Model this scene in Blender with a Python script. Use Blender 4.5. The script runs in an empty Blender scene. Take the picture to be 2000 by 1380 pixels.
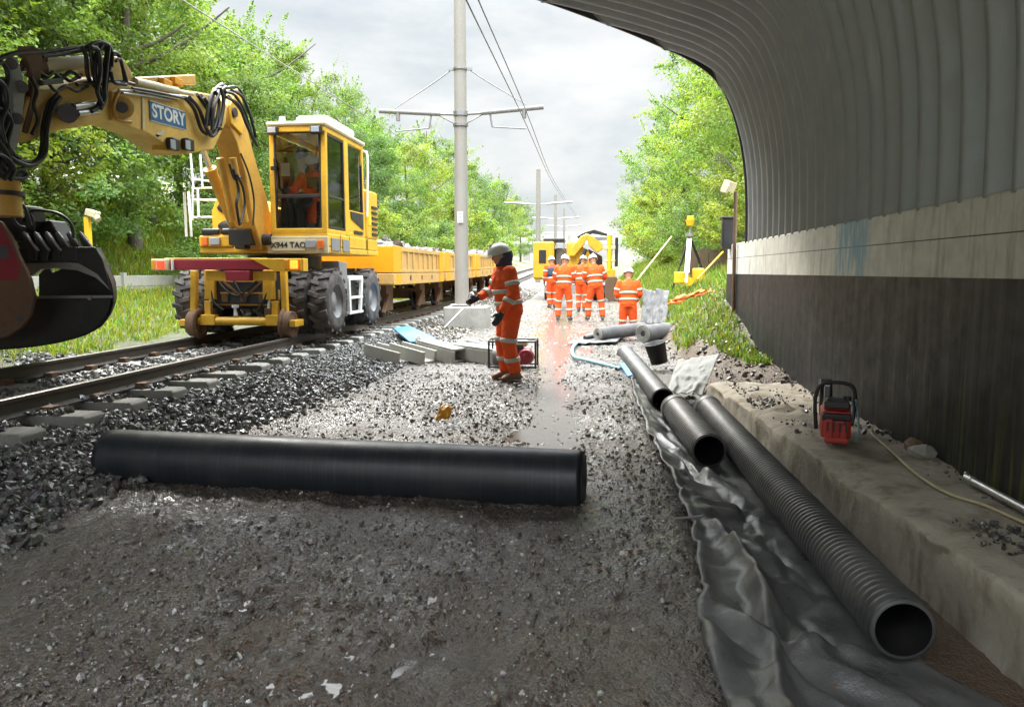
EXPOSURE = 1.08
import bpy, math, random
import numpy as np
from mathutils import Vector, Matrix, Euler
SC = bpy.context.scene
COL = SC.collection
R = math.radians
rng = np.random.default_rng(7)
random.seed(5)

# ---------------------------------------------------------------- camera
F, CH = 1450.0, 1.45
PITCH, YAW = math.atan(160/F), math.atan(157/F*math.cos(math.atan(160/F)))
cam = bpy.data.cameras.new('camera')
cam_o = bpy.data.objects.new('camera', cam); COL.objects.link(cam_o)
cam.sensor_width = 36; cam.lens = 36*F/2000
cam.clip_start = .05; cam.clip_end = 2000
cam_o.location = (0, 0, CH)
cam_o.rotation_euler = (math.pi/2-PITCH, 0, YAW)
SC.camera = cam_o
CM = cam_o.rotation_euler.to_matrix()

def ray(px, py):
    return CM @ Vector(((px-1000)/F, (690-py)/F, -1))
def P(px, py, X=None, Y=None, Z=None):
    """where the sight line through a photo pixel meets the plane X=, Y= or Z="""
    d = ray(px, py); o = Vector((0, 0, CH))
    if X is not None: t = (X-o.x)/d.x
    elif Y is not None: t = (Y-o.y)/d.y
    else: t = (Z-o.z)/d.z
    return o + d*t

# ---------------------------------------------------------------- noise
def _h(ix, iy, seed):
    n = (ix.astype(np.int64)*374761393 + iy.astype(np.int64)*668265263 + seed*1442695041) & 0xffffffff
    n = ((n ^ (n >> 13))*1274126177) & 0xffffffff
    return ((n ^ (n >> 16)) & 0xffff)/65535.0
def vnoise(x, y, seed=0):
    ix = np.floor(x); iy = np.floor(y); fx = x-ix; fy = y-iy
    fx = fx*fx*(3-2*fx); fy = fy*fy*(3-2*fy)
    a = _h(ix, iy, seed); b = _h(ix+1, iy, seed); c = _h(ix, iy+1, seed); d = _h(ix+1, iy+1, seed)
    return (a+(b-a)*fx) + ((c+(d-c)*fx)-(a+(b-a)*fx))*fy - .5
def fbm(x, y, seed=0, oct=3):
    s = 0; a = 1.0
    for k in range(oct):
        s = s + a*vnoise(x*2**k+k*17.3, y*2**k-k*9.1, seed+k); a *= .5
    return s
def sstep(a, b, x):
    t = np.clip((x-a)/(b-a), 0, 1); return t*t*(3-2*t)

# ---------------------------------------------------------------- objects
def tag(o, label=None, cat=None, group=None, kind=None):
    if label: o['label'] = label
    if cat: o['category'] = cat
    if group: o['group'] = group
    if kind: o['kind'] = kind
    return o
def empty(name, loc, label, cat, group=None, rz=0, rot=None):
    o = bpy.data.objects.new(name, None); COL.objects.link(o)
    o.location = loc; o.rotation_euler = rot or (0, 0, rz); o.empty_display_size = .2
    return tag(o, label, cat, group)
def rootmat(o):
    while o.parent: o = o.parent
    return Matrix.LocRotScale(o.location, o.rotation_euler, o.scale)
def kids(o): return [c for c in bpy.data.objects if c.parent == o]
def copy_tree(o, parent=None):
    c = o.copy(); COL.objects.link(c); c.parent = parent
    for ch in kids(o): copy_tree(ch, c)
    return c

class MB:
    def __init__(s): s.v = []; s.f = []; s.sm = []
    def add(s, vs, fs, smooth=False, M=None):
        n = len(s.v)
        for v in vs:
            v = Vector(v); s.v.append(M @ v if M else v)
        for f in fs: s.f.append([i+n for i in f]); s.sm.append(smooth)
        return s
    def box(s, c, size, rot=None, M=None):
        hx, hy, hz = size[0]/2, size[1]/2, size[2]/2
        vs = [Vector((x, y, z)) for z in (-hz, hz) for y in (-hy, hy) for x in (-hx, hx)]
        if rot is not None:
            m = Euler(rot).to_matrix() if not isinstance(rot, Matrix) else rot
            vs = [m @ v for v in vs]
        return s.add([v+Vector(c) for v in vs], [(0,2,3,1),(4,5,7,6),(0,1,5,4),(2,6,7,3),(0,4,6,2),(1,3,7,5)], M=M)
    def b2(s, a, b):
        a, b = Vector(a), Vector(b)
        return s.box((a+b)/2, [abs(q) for q in (b-a)])
    def cyl(s, p0, p1, r0, r1=None, n=16, cap=True, smooth=True, M=None):
        p0, p1 = Vector(p0), Vector(p1); r1 = r0 if r1 is None else r1
        d = (p1-p0).normalized(); a = d.orthogonal().normalized(); b = d.cross(a)
        vs = []
        for p, r in ((p0, r0), (p1, r1)):
            for k in range(n):
                t = 2*math.pi*k/n; vs.append(p+(a*math.cos(t)+b*math.sin(t))*r)
        s.add(vs, [(k, (k+1) % n, n+(k+1) % n, n+k) for k in range(n)], smooth, M)
        if cap:
            s.add(vs[:n], [tuple(range(n-1, -1, -1))], False, M); s.add(vs[n:], [tuple(range(n))], False, M)
        return s
    def bar(s, p0, p1, w, h=None, up=(0, 0, 1)):
        """square bar from p0 to p1, w across, h along 'up'"""
        p0, p1 = Vector(p0), Vector(p1); h = h or w
        d = (p1-p0).normalized(); x = d.cross(Vector(up))
        if x.length < 1e-4: x = d.orthogonal()
        x.normalize(); z = x.cross(d)
        vs = [p+x*(i*w/2)+z*(j*h/2) for p in (p0, p1) for i, j in ((-1,-1),(1,-1),(1,1),(-1,1))]
        return s.add(vs, [(3,2,1,0),(4,5,6,7),(0,1,5,4),(1,2,6,5),(2,3,7,6),(3,0,4,7)])
    def tube(s, pts, r, n=8, res=5, cap=True):
        pts = [Vector(p) for p in pts]
        if res > 1 and len(pts) > 2: pts = spline(pts, res)
        ra = r if isinstance(r, (list, tuple)) else None
        fr = None; rings = []
        for i, p in enumerate(pts):
            d = (pts[min(i+1, len(pts)-1)]-pts[max(i-1, 0)])
            d = d.normalized() if d.length > 1e-9 else Vector((0, 0, 1))
            if fr is None: fr = d.orthogonal().normalized()
            else:
                fr = fr-d*fr.dot(d); fr = fr.normalized() if fr.length > 1e-6 else d.orthogonal().normalized()
            b = d.cross(fr)
            if ra:
                u = i/(len(pts)-1)*(len(ra)-1); k = min(int(u), len(ra)-2); rr = ra[k]+(ra[k+1]-ra[k])*(u-k)
            else: rr = r
            rings.append([p+(fr*math.cos(2*math.pi*k/n)+b*math.sin(2*math.pi*k/n))*rr for k in range(n)])
        vs = [v for g in rings for v in g]
        fs = [(i*n+k, i*n+(k+1) % n, (i+1)*n+(k+1) % n, (i+1)*n+k) for i in range(len(rings)-1) for k in range(n)]
        s.add(vs, fs, True)
        if cap:
            s.add(rings[0], [tuple(range(n-1, -1, -1))]); s.add(rings[-1], [tuple(range(n))])
        return s
    def prism(s, poly, off):
        poly = [Vector(p) for p in poly]; off = Vector(off); n = len(poly)
        vs = poly+[p+off for p in poly]
        return s.add(vs, [tuple(range(n-1, -1, -1)), tuple(range(n, 2*n))]+[(k, (k+1) % n, n+(k+1) % n, n+k) for k in range(n)])
    def lathe(s, prof, o=(0,0,0), axis=(0,0,1), n=24, smooth=True):
        """prof: (radius, height) pairs turned about axis through o"""
        o = Vector(o); d = Vector(axis).normalized(); a = d.orthogonal().normalized(); b = d.cross(a); vs = []
        for r, h in prof:
            for k in range(n):
                t = 2*math.pi*k/n; vs.append(o+d*h+(a*math.cos(t)+b*math.sin(t))*max(r, 1e-4))
        m = len(prof)
        return s.add(vs, [(i*n+k, i*n+(k+1) % n, (i+1)*n+(k+1) % n, (i+1)*n+k) for i in range(m-1) for k in range(n)], smooth)
    def loft(s, pts, rad, side=(1,0,0), n=14, ends=True):
        """elliptic rings along pts; rad = (r_side, r_other) each"""
        pts = [Vector(p) for p in pts]; rings = []
        for i, p in enumerate(pts):
            d = (pts[min(i+1, len(pts)-1)]-pts[max(i-1, 0)]).normalized()
            a = Vector(side); a = (a-d*a.dot(d)).normalized(); b = d.cross(a)
            rx, ry = rad[i] if isinstance(rad[i], (tuple, list)) else (rad[i], rad[i])
            rings.append([p+a*rx*math.cos(2*math.pi*k/n)+b*ry*math.sin(2*math.pi*k/n) for k in range(n)])
        vs = [v for g in rings for v in g]
        s.add(vs, [(i*n+k, i*n+(k+1) % n, (i+1)*n+(k+1) % n, (i+1)*n+k) for i in range(len(rings)-1) for k in range(n)]
              + ([tuple(range(n-1, -1, -1)), tuple((len(rings)-1)*n+k for k in range(n))] if ends else []), True)
        return s
    def ell(s, c, r, n=14, m=9, M=None):
        vs = [Vector((r[0]*math.sin(math.pi*j/m)*math.cos(2*math.pi*k/n), r[1]*math.sin(math.pi*j/m)*math.sin(2*math.pi*k/n), r[2]*math.cos(math.pi*j/m)))
              for j in range(m+1) for k in range(n)]
        if M is not None: vs = [M @ v for v in vs]
        return s.add([v+Vector(c) for v in vs], [(j*n+k, (j+1)*n+k, (j+1)*n+(k+1) % n, j*n+(k+1) % n) for j in range(m) for k in range(n)], True)
    def build(s, name, mat, parent=None, bevel=0, seg=2, loc=None, label=None):
        me = bpy.data.meshes.new(name)
        if parent is not None: T = rootmat(parent).inverted()
        elif loc is not None: T = Matrix.Translation(-Vector(loc))
        else: T = Matrix()
        me.from_pydata([T @ v for v in s.v], [], s.f)
        me.polygons.foreach_set('use_smooth', s.sm)
        me.materials.append(mat)
        o = bpy.data.objects.new(name, me); COL.objects.link(o)
        if parent is not None: o.parent = parent
        elif loc is not None: o.location = loc
        if bevel:
            m = o.modifiers.new('bevel', 'BEVEL'); m.width = bevel; m.segments = seg; m.limit_method = 'ANGLE'; m.angle_limit = R(35)
        if label: o['label'] = label
        return o

def spline(pts, res):
    out = []; n = len(pts)
    for i in range(n-1):
        p0, p1, p2, p3 = pts[max(i-1, 0)], pts[i], pts[i+1], pts[min(i+2, n-1)]
        for k in range(res):
            t = k/res
            out.append(.5*((2*p1)+(p2-p0)*t+(2*p0-5*p1+4*p2-p3)*t*t+(3*p1-p0-3*p2+p3)*t**3))
    out.append(pts[-1]); return out

def np_mesh(name, V, Fq, mat, smooth=True, attrs=None, parent=None):
    """V (n,3), Fq (m,k) numpy -> object; attrs: name -> (n,3) point colours"""
    me = bpy.data.meshes.new(name); k = Fq.shape[1]
    me.vertices.add(len(V)); me.vertices.foreach_set('co', np.ascontiguousarray(V, np.float32).ravel())
    me.loops.add(Fq.size); me.loops.foreach_set('vertex_index', np.ascontiguousarray(Fq, np.int32).ravel())
    me.polygons.add(len(Fq)); me.polygons.foreach_set('loop_start', np.arange(0, Fq.size, k, dtype=np.int32))
    me.polygons.foreach_set('use_smooth', np.full(len(Fq), smooth))
    me.update(calc_edges=True)
    for an, A in (attrs or {}).items():
        at = me.color_attributes.new(an, 'FLOAT_COLOR', 'POINT')
        at.data.foreach_set('color', np.concatenate([A, np.ones((len(A), 1))], 1).astype(np.float32).ravel())
    me.materials.append(mat)
    o = bpy.data.objects.new(name, me); COL.objects.link(o)
    if parent: o.parent = parent
    return o
def grid_faces(nr, nc):
    i = np.arange(nr-1)[:, None]*nc+np.arange(nc-1)[None, :]
    return np.stack([i, i+1, i+nc+1, i+nc], -1).reshape(-1, 4)

# ---------------------------------------------------------------- materials
class NT:
    def __init__(s, name):
        s.m = bpy.data.materials.new(name); s.m.use_nodes = True; s.t = s.m.node_tree; s.t.nodes.clear()
        s.out = s.n('ShaderNodeOutputMaterial')
    def n(s, typ, **kw):
        nd = s.t.nodes.new(typ)
        for k, v in kw.items():
            if k.startswith('_'): setattr(nd, k[1:], v)
            else:
                key = k.replace('__', ' ')
                nd.inputs[int(key[1:]) if key[0] == 'i' and key[1:].isdigit() else key].default_value = v
        return nd
    def l(s, a, b): s.t.links.new(a, b)
    def obj(s, scale=(1,1,1)):
        c = s.n('ShaderNodeTexCoord'); mp = s.n('ShaderNodeMapping'); mp.inputs['Scale'].default_value = scale
        s.l(c.outputs['Object'], mp.inputs['Vector']); return mp.outputs[0]
    def noise(s, vec, scale, detail=4, rough=.6, dist=0):
        q = s.n('ShaderNodeTexNoise', Scale=scale, Detail=detail, Roughness=rough, Distortion=dist)
        s.l(vec, q.inputs['Vector']); return q.outputs['Fac']
    def ramp(s, fac, a, b, ca=(0,0,0,1), cb=(1,1,1,1)):
        r = s.n('ShaderNodeValToRGB'); r.color_ramp.elements[0].position = a; r.color_ramp.elements[1].position = b
        r.color_ramp.elements[0].color = ca; r.color_ramp.elements[1].color = cb
        s.l(fac, r.inputs[0]); return r.outputs[0]
    def mix(s, fac, a, b, mode='MIX'):
        q = s.n('ShaderNodeMix', _data_type='RGBA', _blend_type=mode)
        for soc, v in ((q.inputs[0], fac), (q.inputs[6], a), (q.inputs[7], b)):
            if isinstance(v, bpy.types.NodeSocket): s.l(v, soc)
            elif isinstance(v, (int, float)): soc.default_value = v
            else: soc.default_value = (*v[:3], 1)
        return q.outputs[2]
    def math(s, op, a, b=0):
        q = s.n('ShaderNodeMath', _operation=op)
        for soc, v in ((q.inputs[0], a), (q.inputs[1], b)):
            if isinstance(v, bpy.types.NodeSocket): s.l(v, soc)
            else: soc.default_value = v
        return q.outputs[0]
    def attr(s, name): return s.n('ShaderNodeAttribute', _attribute_name=name).outputs['Color']
    def bsdf(s, col, rough, metal=0, bump=None, bs=.3, bd=.02, spec=.5, **kw):
        p = s.n('ShaderNodeBsdfPrincipled')
        for nm, v in (('Base Color', col), ('Roughness', rough), ('Metallic', metal), ('Specular IOR Level', spec)):
            if isinstance(v, bpy.types.NodeSocket): s.l(v, p.inputs[nm])
            elif isinstance(v, (int, float)): p.inputs[nm].default_value = v
            else: p.inputs[nm].default_value = (*v[:3], 1)
        for k, v in kw.items(): p.inputs[k.replace('_', ' ')].default_value = v
        if bump is not None:
            b = s.n('ShaderNodeBump', Strength=bs, Distance=bd); s.l(bump, b.inputs['Height']); s.l(b.outputs[0], p.inputs['Normal'])
        s.l(p.outputs[0], s.out.inputs[0]); s.p = p
        return s.m

def paint(name, c, rough=.45, dirt=(.12,.09,.06), amt=.35, scale=3, metal=0, bs=.15, spec=.5, streak=False):
    """painted or bare surface with blotchy dirt and scuffs"""
    t = NT(name); v = t.obj((1, 1, .35) if streak else (1, 1, 1))
    n1 = t.noise(v, scale, 6, .65); n2 = t.noise(v, scale*9, 4, .7)
    f = t.math('MULTIPLY', t.ramp(t.math('ADD', t.math('MULTIPLY', n1, .7), t.math('MULTIPLY', n2, .3)), .42, .68), amt)
    col = t.mix(f, c, dirt)
    col = t.mix(.25, col, t.mix(n1, [q*.75 for q in c], [min(1, q*1.2) for q in c]))
    n3 = t.noise(t.obj(), scale*26, 3, .7); chip = t.math('MULTIPLY', t.ramp(n3, .66, .72), t.ramp(n1, .4, .6))
    col = t.mix(t.math('MULTIPLY', chip, min(.75, amt*1.1)), col, [q*.45 for q in dirt])
    r = t.ramp(n2, .2, .8, (rough*.75,)*3+(1,), (min(1, rough*1.3),)*3+(1,))
    return t.bsdf(col, r, metal, n2, bs, .01, spec)
M = {}
M['yellow'] = paint('machine_yellow', (.74,.42,.03), .38, (.24,.13,.04), .65, 2.5)
M['brownyellow'] = paint('worn_boom_yellow', (.6,.34,.06), .45, (.2,.11,.05), .7, 2.2)
M['tan'] = paint('shaded_boom_yellow', (.72,.46,.1), .5, (.17,.11,.06), .6, 3)  # tan tone holds the shade under the bridge in its colour
M['orange'] = paint('wagon_orange_yellow', (.82,.36,.012), .4, (.4,.16,.03), .45, 2)
M['dirtyellow'] = paint('muddy_wagon_yellow', (.6,.36,.1), .6, (.28,.2,.14), .85, 2.4)
M['cream'] = paint('cream_plate', (.62,.55,.35), .5)
M['red'] = paint('dark_red_paint', (.28,.018,.035), .4, (.1,.03,.03), .5, 3)
M['blackmetal'] = paint('black_metal', (.018,.018,.02), .45, (.06,.05,.045), .5, 4)
M['darksteel'] = paint('dark_steel', (.045,.045,.05), .4, (.1,.07,.05), .5, 4, .4)
M['steel'] = paint('steel', (.42,.42,.43), .32, (.2,.17,.14), .5, 5, .8)
M['chrome'] = paint('polished_rod', (.75,.75,.75), .15, (.3,.3,.3), .2, 5, 1)
M['rust'] = paint('rusty_steel', (.16,.09,.05), .75, (.07,.04,.03), .7, 6)
M['railtop'] = paint('rail_head_steel', (.36,.34,.32), .3, (.2,.14,.1), .5, 6, .8)
M['railside'] = paint('rail_side_rust', (.06,.05,.042), .6, (.13,.09,.06), .5, 6)
M['white'] = paint('white_paint', (.75,.75,.72), .45, (.3,.28,.24), .4, 3)
M['whiteplastic'] = paint('white_plastic', (.7,.72,.72), .35, (.4,.38,.34), .4, 6)
M['rubber'] = paint('tyre_rubber', (.045,.042,.042), .8, (.26,.22,.19), .75, 5, 0, .4, .3)
M['hose'] = paint('black_hose', (.016,.016,.017), .42, (.05,.045,.04), .4, 8)
M['grey'] = paint('grey_paint', (.22,.22,.22), .5)
M['rim'] = paint('wheel_rim', (.2,.2,.21), .6, (.35,.32,.28), .6, 4)
M['pole'] = paint('galvanised_pole', (.3,.285,.26), .55, (.2,.15,.11), .6, 1.6, .2, streak=True)
M['concrete'] = paint('plain_concrete', (.36,.35,.31), .85, (.2,.19,.16), .6, 4, 0, .35, .3)
M['sleeper'] = paint('sleeper_concrete', (.34,.33,.3), .85, (.12,.11,.1), .75, 5, 0, .4, .3)
M['pipe'] = paint('black_polyethylene', (.028,.03,.033), .33, (.13,.125,.12), .5, 3, 0, .1)
M['pipegrey'] = paint('weathered_pipe', (.055,.056,.058), .42, (.2,.19,.17), .55, 3, 0, .1)
M['saw_red'] = paint('saw_red', (.5,.035,.02), .4, (.2,.06,.04), .5, 14)
M['blueplastic'] = paint('blue_plastic', (.06,.28,.62), .35, (.3,.4,.5), .3, 6)
M['tealhose'] = paint('layflat_hose', (.2,.42,.5), .5, (.3,.3,.28), .6, 8)
M['cord'] = paint('cream_hose', (.55,.47,.28), .6, (.25,.2,.14), .5, 9)
M['orangemesh'] = paint('orange_mesh', (.75,.16,.02), .6, (.4,.12,.04), .4, 9)
M['brightyellow'] = paint('bright_yellow', (.8,.5,.02), .4, (.3,.2,.05), .3, 6)
M['signblue'] = paint('sign_blue', (.03,.13,.3), .4, (.1,.16,.2), .3, 6)
M['skin'] = paint('skin', (.45,.24,.16), .55, (.35,.16,.1), .2, 20)
M['hivis'] = paint('hi_vis_orange', (.9,.1,.012), .7, (.42,.05,.03), .4, 5, 0, .5, .2)
M['hivisdirty'] = paint('muddy_hi_vis', (.85,.1,.018), .75, (.3,.1,.05), .55, 4, 0, .5, .2)
M['band'] = paint('reflective_band', (.46,.44,.36), .4, (.35,.3,.24), .5, 9)
M['navy'] = paint('navy_cloth', (.04,.048,.085), .8, (.06,.05,.05), .4, 8)
M['glove'] = paint('black_glove', (.02,.024,.024), .7, (.05,.05,.045), .4, 12)
M['boot'] = paint('tan_boot', (.22,.1,.05), .6, (.1,.06,.04), .7, 9)
M['bootdark'] = paint('muddy_boot', (.1,.075,.055), .75, (.2,.16,.12), .7, 9)
M['helmet'] = paint('white_helmet', (.8,.8,.78), .3, (.5,.48,.44), .3, 6)
M['helmetgrey'] = paint('scuffed_helmet', (.55,.56,.48), .45, (.22,.22,.18), .6, 10)
M['silver'] = paint('silver_pipe', (.5,.5,.5), .3, (.25,.22,.18), .5, 7, .7)
M['timber'] = paint('dark_timber', (.1,.065,.04), .8, (.2,.15,.1), .5, 5)
M['sheetwhite'] = paint('dirty_white_sheet', (.34,.35,.33), .75, (.22,.2,.17), .7, 5)
M['sheetgrey'] = paint('grey_sheet', (.075,.075,.078), .75, (.25,.23,.21), .7, 4)
M['seat'] = paint('seat_fabric', (.025,.025,.03), .8)
M['plate'] = paint('number_plate', (.7,.66,.5), .5, (.4,.36,.28), .3, 12)
M['footbridge'] = paint('pale_bridge', (.6,.62,.64), .6, (.4,.42,.44), .4, 1)

def lamp_mat(name, c, strength):
    t = NT(name); return t.bsdf(c, .3, Emission_Color=(*c, 1), Emission_Strength=strength)
M['redlamp'] = lamp_mat('red_tail_lamp', (.9,.05,.02), .9)
M['orangelamp'] = lamp_mat('orange_lamp', (1,.3,.03), 1.1)
M['lens'] = paint('lamp_lens', (.35,.38,.42), .1, (.2,.2,.2), .2, 20)

def glass():
    t = NT('cab_glass'); tr = t.n('ShaderNodeBsdfTransparent'); tr.inputs[0].default_value = (.92,.95,.94,1)
    g = t.n('ShaderNodeBsdfGlossy', Roughness=.04); fr = t.n('ShaderNodeFresnel', IOR=1.5); mx = t.n('ShaderNodeMixShader')
    t.l(t.math('ADD', fr.outputs[0], .03), mx.inputs[0]); t.l(tr.outputs[0], mx.inputs[1]); t.l(g.outputs[0], mx.inputs[2]); t.l(mx.outputs[0], t.out.inputs[0])
    return t.m
M['glass'] = glass()

def leafmat(name, bright=1.0):
    t = NT(name); c = t.attr('tint')
    d = t.n('ShaderNodeBsdfPrincipled', Roughness=.5); d.inputs['Specular IOR Level'].default_value = .3
    tl = t.n('ShaderNodeBsdfTranslucent'); t.l(c, d.inputs['Base Color'])
    t.l(t.mix(1, c, (1.2*bright, 1.35*bright, .65*bright), 'MULTIPLY'), tl.inputs[0])
    mx = t.n('ShaderNodeMixShader'); mx.inputs[0].default_value = .45
    t.l(d.outputs[0], mx.inputs[1]); t.l(tl.outputs[0], mx.inputs[2]); t.l(mx.outputs[0], t.out.inputs[0])
    return t.m
M['leaf'] = leafmat('foliage')
M['grass'] = leafmat('grass_blades', 1.1)
M['bark'] = paint('bark', (.1,.08,.06), .9, (.2,.18,.14), .5, 8, 0, .8)

def stonemat():
    t = NT('stone'); v = t.obj(); c = t.attr('tint'); n = t.noise(v, 60, 3, .6)
    return t.bsdf(t.mix(1, c, t.ramp(n, .3, .75, (.6,.6,.6,1), (1.3,1.3,1.3,1)), 'MULTIPLY'), t.ramp(n, .35, .65, (.16,)*3+(1,), (.45,)*3+(1,)), 0, n, .35, .006, .6)
M['stone'] = stonemat()

def groundmat():
    # zone.r grass, zone.g pale gravel and painted wet sheen, zone.b wetness
    t = NT('ground'); v = t.obj(); z = t.n('ShaderNodeSeparateColor'); t.l(t.attr('zone'), z.inputs[0])
    n1 = t.noise(v, 2.2, 5, .6); n2 = t.noise(v, 30, 5, .7); n3 = t.noise(v, 130, 3, .7)
    vo = t.n('ShaderNodeTexVoronoi', Scale=70.0); t.l(v, vo.inputs['Vector'])
    vo2 = t.n('ShaderNodeTexVoronoi', Scale=28.0); t.l(v, vo2.inputs['Vector'])
    mud = t.mix(t.ramp(n1, .42, .62), (.085,.055,.035), (.095,.074,.057))
    mud = t.mix(t.ramp(t.noise(v, 1.3, 5, .65), .5, .62), mud, (.13,.08,.045))
    cs = t.n('ShaderNodeSeparateColor'); t.l(vo.outputs['Color'], cs.inputs[0])
    mud = t.mix(t.ramp(cs.outputs[0], .2, .95, (0,0,0,1), (.75,.75,.75,1)), mud, (.15,.14,.13))
    grav = t.mix(cs.outputs[1], (.05,.045,.04), (.14,.13,.118))
    grav = t.mix(t.ramp(n1, .35, .7), grav, (.1,.083,.066))
    soil = t.mix(n2, (.06,.1,.02), (.13,.12,.045))
    col = t.mix(z.outputs[1], mud, grav); col = t.mix(z.outputs[0], col, soil)
    wet = t.math('MULTIPLY', z.outputs[2], t.ramp(t.math('ADD', t.math('MULTIPLY', n1, .5), t.math('MULTIPLY', n2, .5)), .38, .56))
    patch = t.noise(t.obj((1, .55, 1)), 1.3, 4, .6); wet = t.math('MULTIPLY', wet, t.ramp(patch, .38, .56, (.35,.35,.35,1), (1,1,1,1)))
    col = t.mix(t.ramp(z.outputs[2], .12, .5, (1,1,1,1), (0,0,0,1)), col, t.mix(z.outputs[0], t.mix(n1, (.075,.042,.019), (.125,.078,.037)), soil))
    rough = t.mix(wet, (.6,.6,.6), (.15,.15,.15))
    h = t.math('ADD', t.math('MULTIPLY', vo.outputs['Distance'], -.7), t.math('ADD', t.math('MULTIPLY', n3, .6), t.math('MULTIPLY', vo2.outputs['Distance'], -.9)))
    m = t.bsdf(col, rough, 0, h, 1.0, .02, .7); p = t.p
    cw = t.math('MULTIPLY', wet, t.math('SUBTRACT', 1, z.outputs[0])); t.l(cw, p.inputs['Coat Weight']); p.inputs['Coat Roughness'].default_value = .13; p.inputs['Coat IOR'].default_value = 1.45
    cb = t.n('ShaderNodeBump', Strength=.55, Distance=.012); t.l(t.math('ADD', h, t.math('MULTIPLY', n2, .8)), cb.inputs['Height']); t.l(cb.outputs[0], p.inputs['Coat Normal'])
    return m
M['ground'] = groundmat()

def watermat():
    t = NT('puddle_water'); v = t.obj(); n = t.noise(v, 9, 3, .5)
    n = t.noise(v, 60, 3, .6); return t.bsdf((.17,.155,.135), .05, 0, n, .1, .01, .6)
M['water'] = watermat()

def archmat():
    t = NT('corrugated_steel'); v = t.obj(); n = t.noise(v, 3, 5, .6); s2 = t.noise(t.obj((6, 6, .6)), 2, 5, .6)
    c = t.mix(t.ramp(n, .35, .7), (.3,.305,.32), (.36,.36,.355)); c = t.mix(t.ramp(s2, .58, .75, (0,0,0,1), (.5,.5,.5,1)), c, (.44,.43,.41))
    return t.bsdf(c, t.ramp(n, .3, .7, (.42,)*3+(1,), (.6,)*3+(1,)), .25, s2, .06, .02, .5)
M['arch'] = archmat()

def wallmat():
    t = NT('board_marked_concrete'); v = t.obj(); st = t.noise(t.obj((5, 5, .5)), 2.2, 6, .65); n = t.noise(v, 5, 6, .65); f = t.noise(v, 60, 3, .6)
    c = t.mix(t.ramp(n, .35, .7), (.66,.64,.57), (.5,.48,.43)); c = t.mix(t.ramp(st, .52, .72, (0,0,0,1), (.7,.7,.7,1)), c, (.17,.165,.14))
    sp = t.n('ShaderNodeSeparateXYZ'); t.l(v, sp.inputs[0])
    # lift joint line and faded blue spray paint in the far half
    jz = t.math('ABSOLUTE', t.math('SUBTRACT', sp.outputs[2], 1.665)); c = t.mix(t.math('LESS_THAN', jz, .004), c, (.1,.1,.09))
    def band(x, a, b, w): return t.math('MULTIPLY', t.ramp(x, a-w, a), t.math('SUBTRACT', 1, t.ramp(x, b, b+w)))
    yy = t.math('MULTIPLY', t.math('SUBTRACT', sp.outputs[1], 1), .25)
    n4 = t.noise(t.obj((1, 5, 1.2)), 1.6, 4, .6)
    bl = t.math('MULTIPLY', band(yy, .17, .32, .05), t.ramp(n4, .4, .55))
    c = t.mix(t.math('MULTIPLY', bl, .75), c, (.16,.33,.45))
    return t.bsdf(c, .85, 0, t.math('ADD', f, t.math('MULTIPLY', n, 2)), .25, .01, .3)
M['wall'] = wallmat()
def bitmat():
    t = NT('bitumen_paint'); v = t.obj(); st = t.noise(t.obj((5, 5, .22)), 2.6, 6, .65); st2 = t.noise(t.obj((9, 9, .3)), 2.0, 5, .7); n = t.noise(v, 6, 5, .6)
    c = t.mix(t.ramp(st, .45, .7), (.011,.011,.013), (.045,.045,.045))
    sp = t.n('ShaderNodeSeparateXYZ'); t.l(v, sp.inputs[0])
    low = t.math('SUBTRACT', 1, t.ramp(sp.outputs[2], .25, .85)); near = t.math('SUBTRACT', 1, t.ramp(t.math('MULTIPLY', t.math('ADD', sp.outputs[1], 5), .1), .4, .62))
    al = t.math('MULTIPLY', t.math('MULTIPLY', low, near), t.ramp(st2, .5, .62))
    c = t.mix(t.math('MULTIPLY', al, .8), c, (.13,.135,.025))
    c = t.mix(t.ramp(st2, .66, .72, (0,0,0,1), (.6,.6,.6,1)), c, (.17,.165,.15))
    return t.bsdf(c, t.ramp(n, .3, .7, (.42,)*3+(1,), (.65,)*3+(1,)), 0, n, .15, .01, .25)
M['bitumen'] = bitmat()
def plinthmat():
    t = NT('old_plinth_concrete'); v = t.obj(); n = t.noise(v, 3, 6, .7); f = t.noise(v, 45, 4, .7); st = t.noise(t.obj((3, 3, 1)), 2.2, 5, .6)
    c = t.mix(t.ramp(n, .35, .68), (.43,.39,.32), (.29,.255,.205)); c = t.mix(t.ramp(st, .5, .7, (0,0,0,1), (.8,.8,.8,1)), c, (.16,.12,.085))
    c = t.mix(t.ramp(f, .58, .7, (0,0,0,1), (.5,.5,.5,1)), c, (.5,.44,.34))
    return t.bsdf(c, .9, 0, t.math('ADD', f, t.math('MULTIPLY', n, 2)), .5, .015, .25)
M['plinth'] = plinthmat()
def membmat():
    t = NT('wet_geotextile'); v = t.obj(); n = t.noise(v, 4, 5, .6); f = t.noise(v, 140, 3, .6); q = t.noise(v, 14, 4, .65)
    c = t.mix(t.ramp(n, .4, .65), (.085,.087,.088), (.15,.15,.147)); c = t.mix(t.ramp(q, .6, .72), c, (.1,.08,.06))
    return t.bsdf(c, t.ramp(n, .35, .65, (.27,)*3+(1,), (.45,)*3+(1,)), 0, t.math('ADD', f, t.math('MULTIPLY', q, 3)), .35, .008, .55)
M['membrane'] = membmat()
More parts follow.
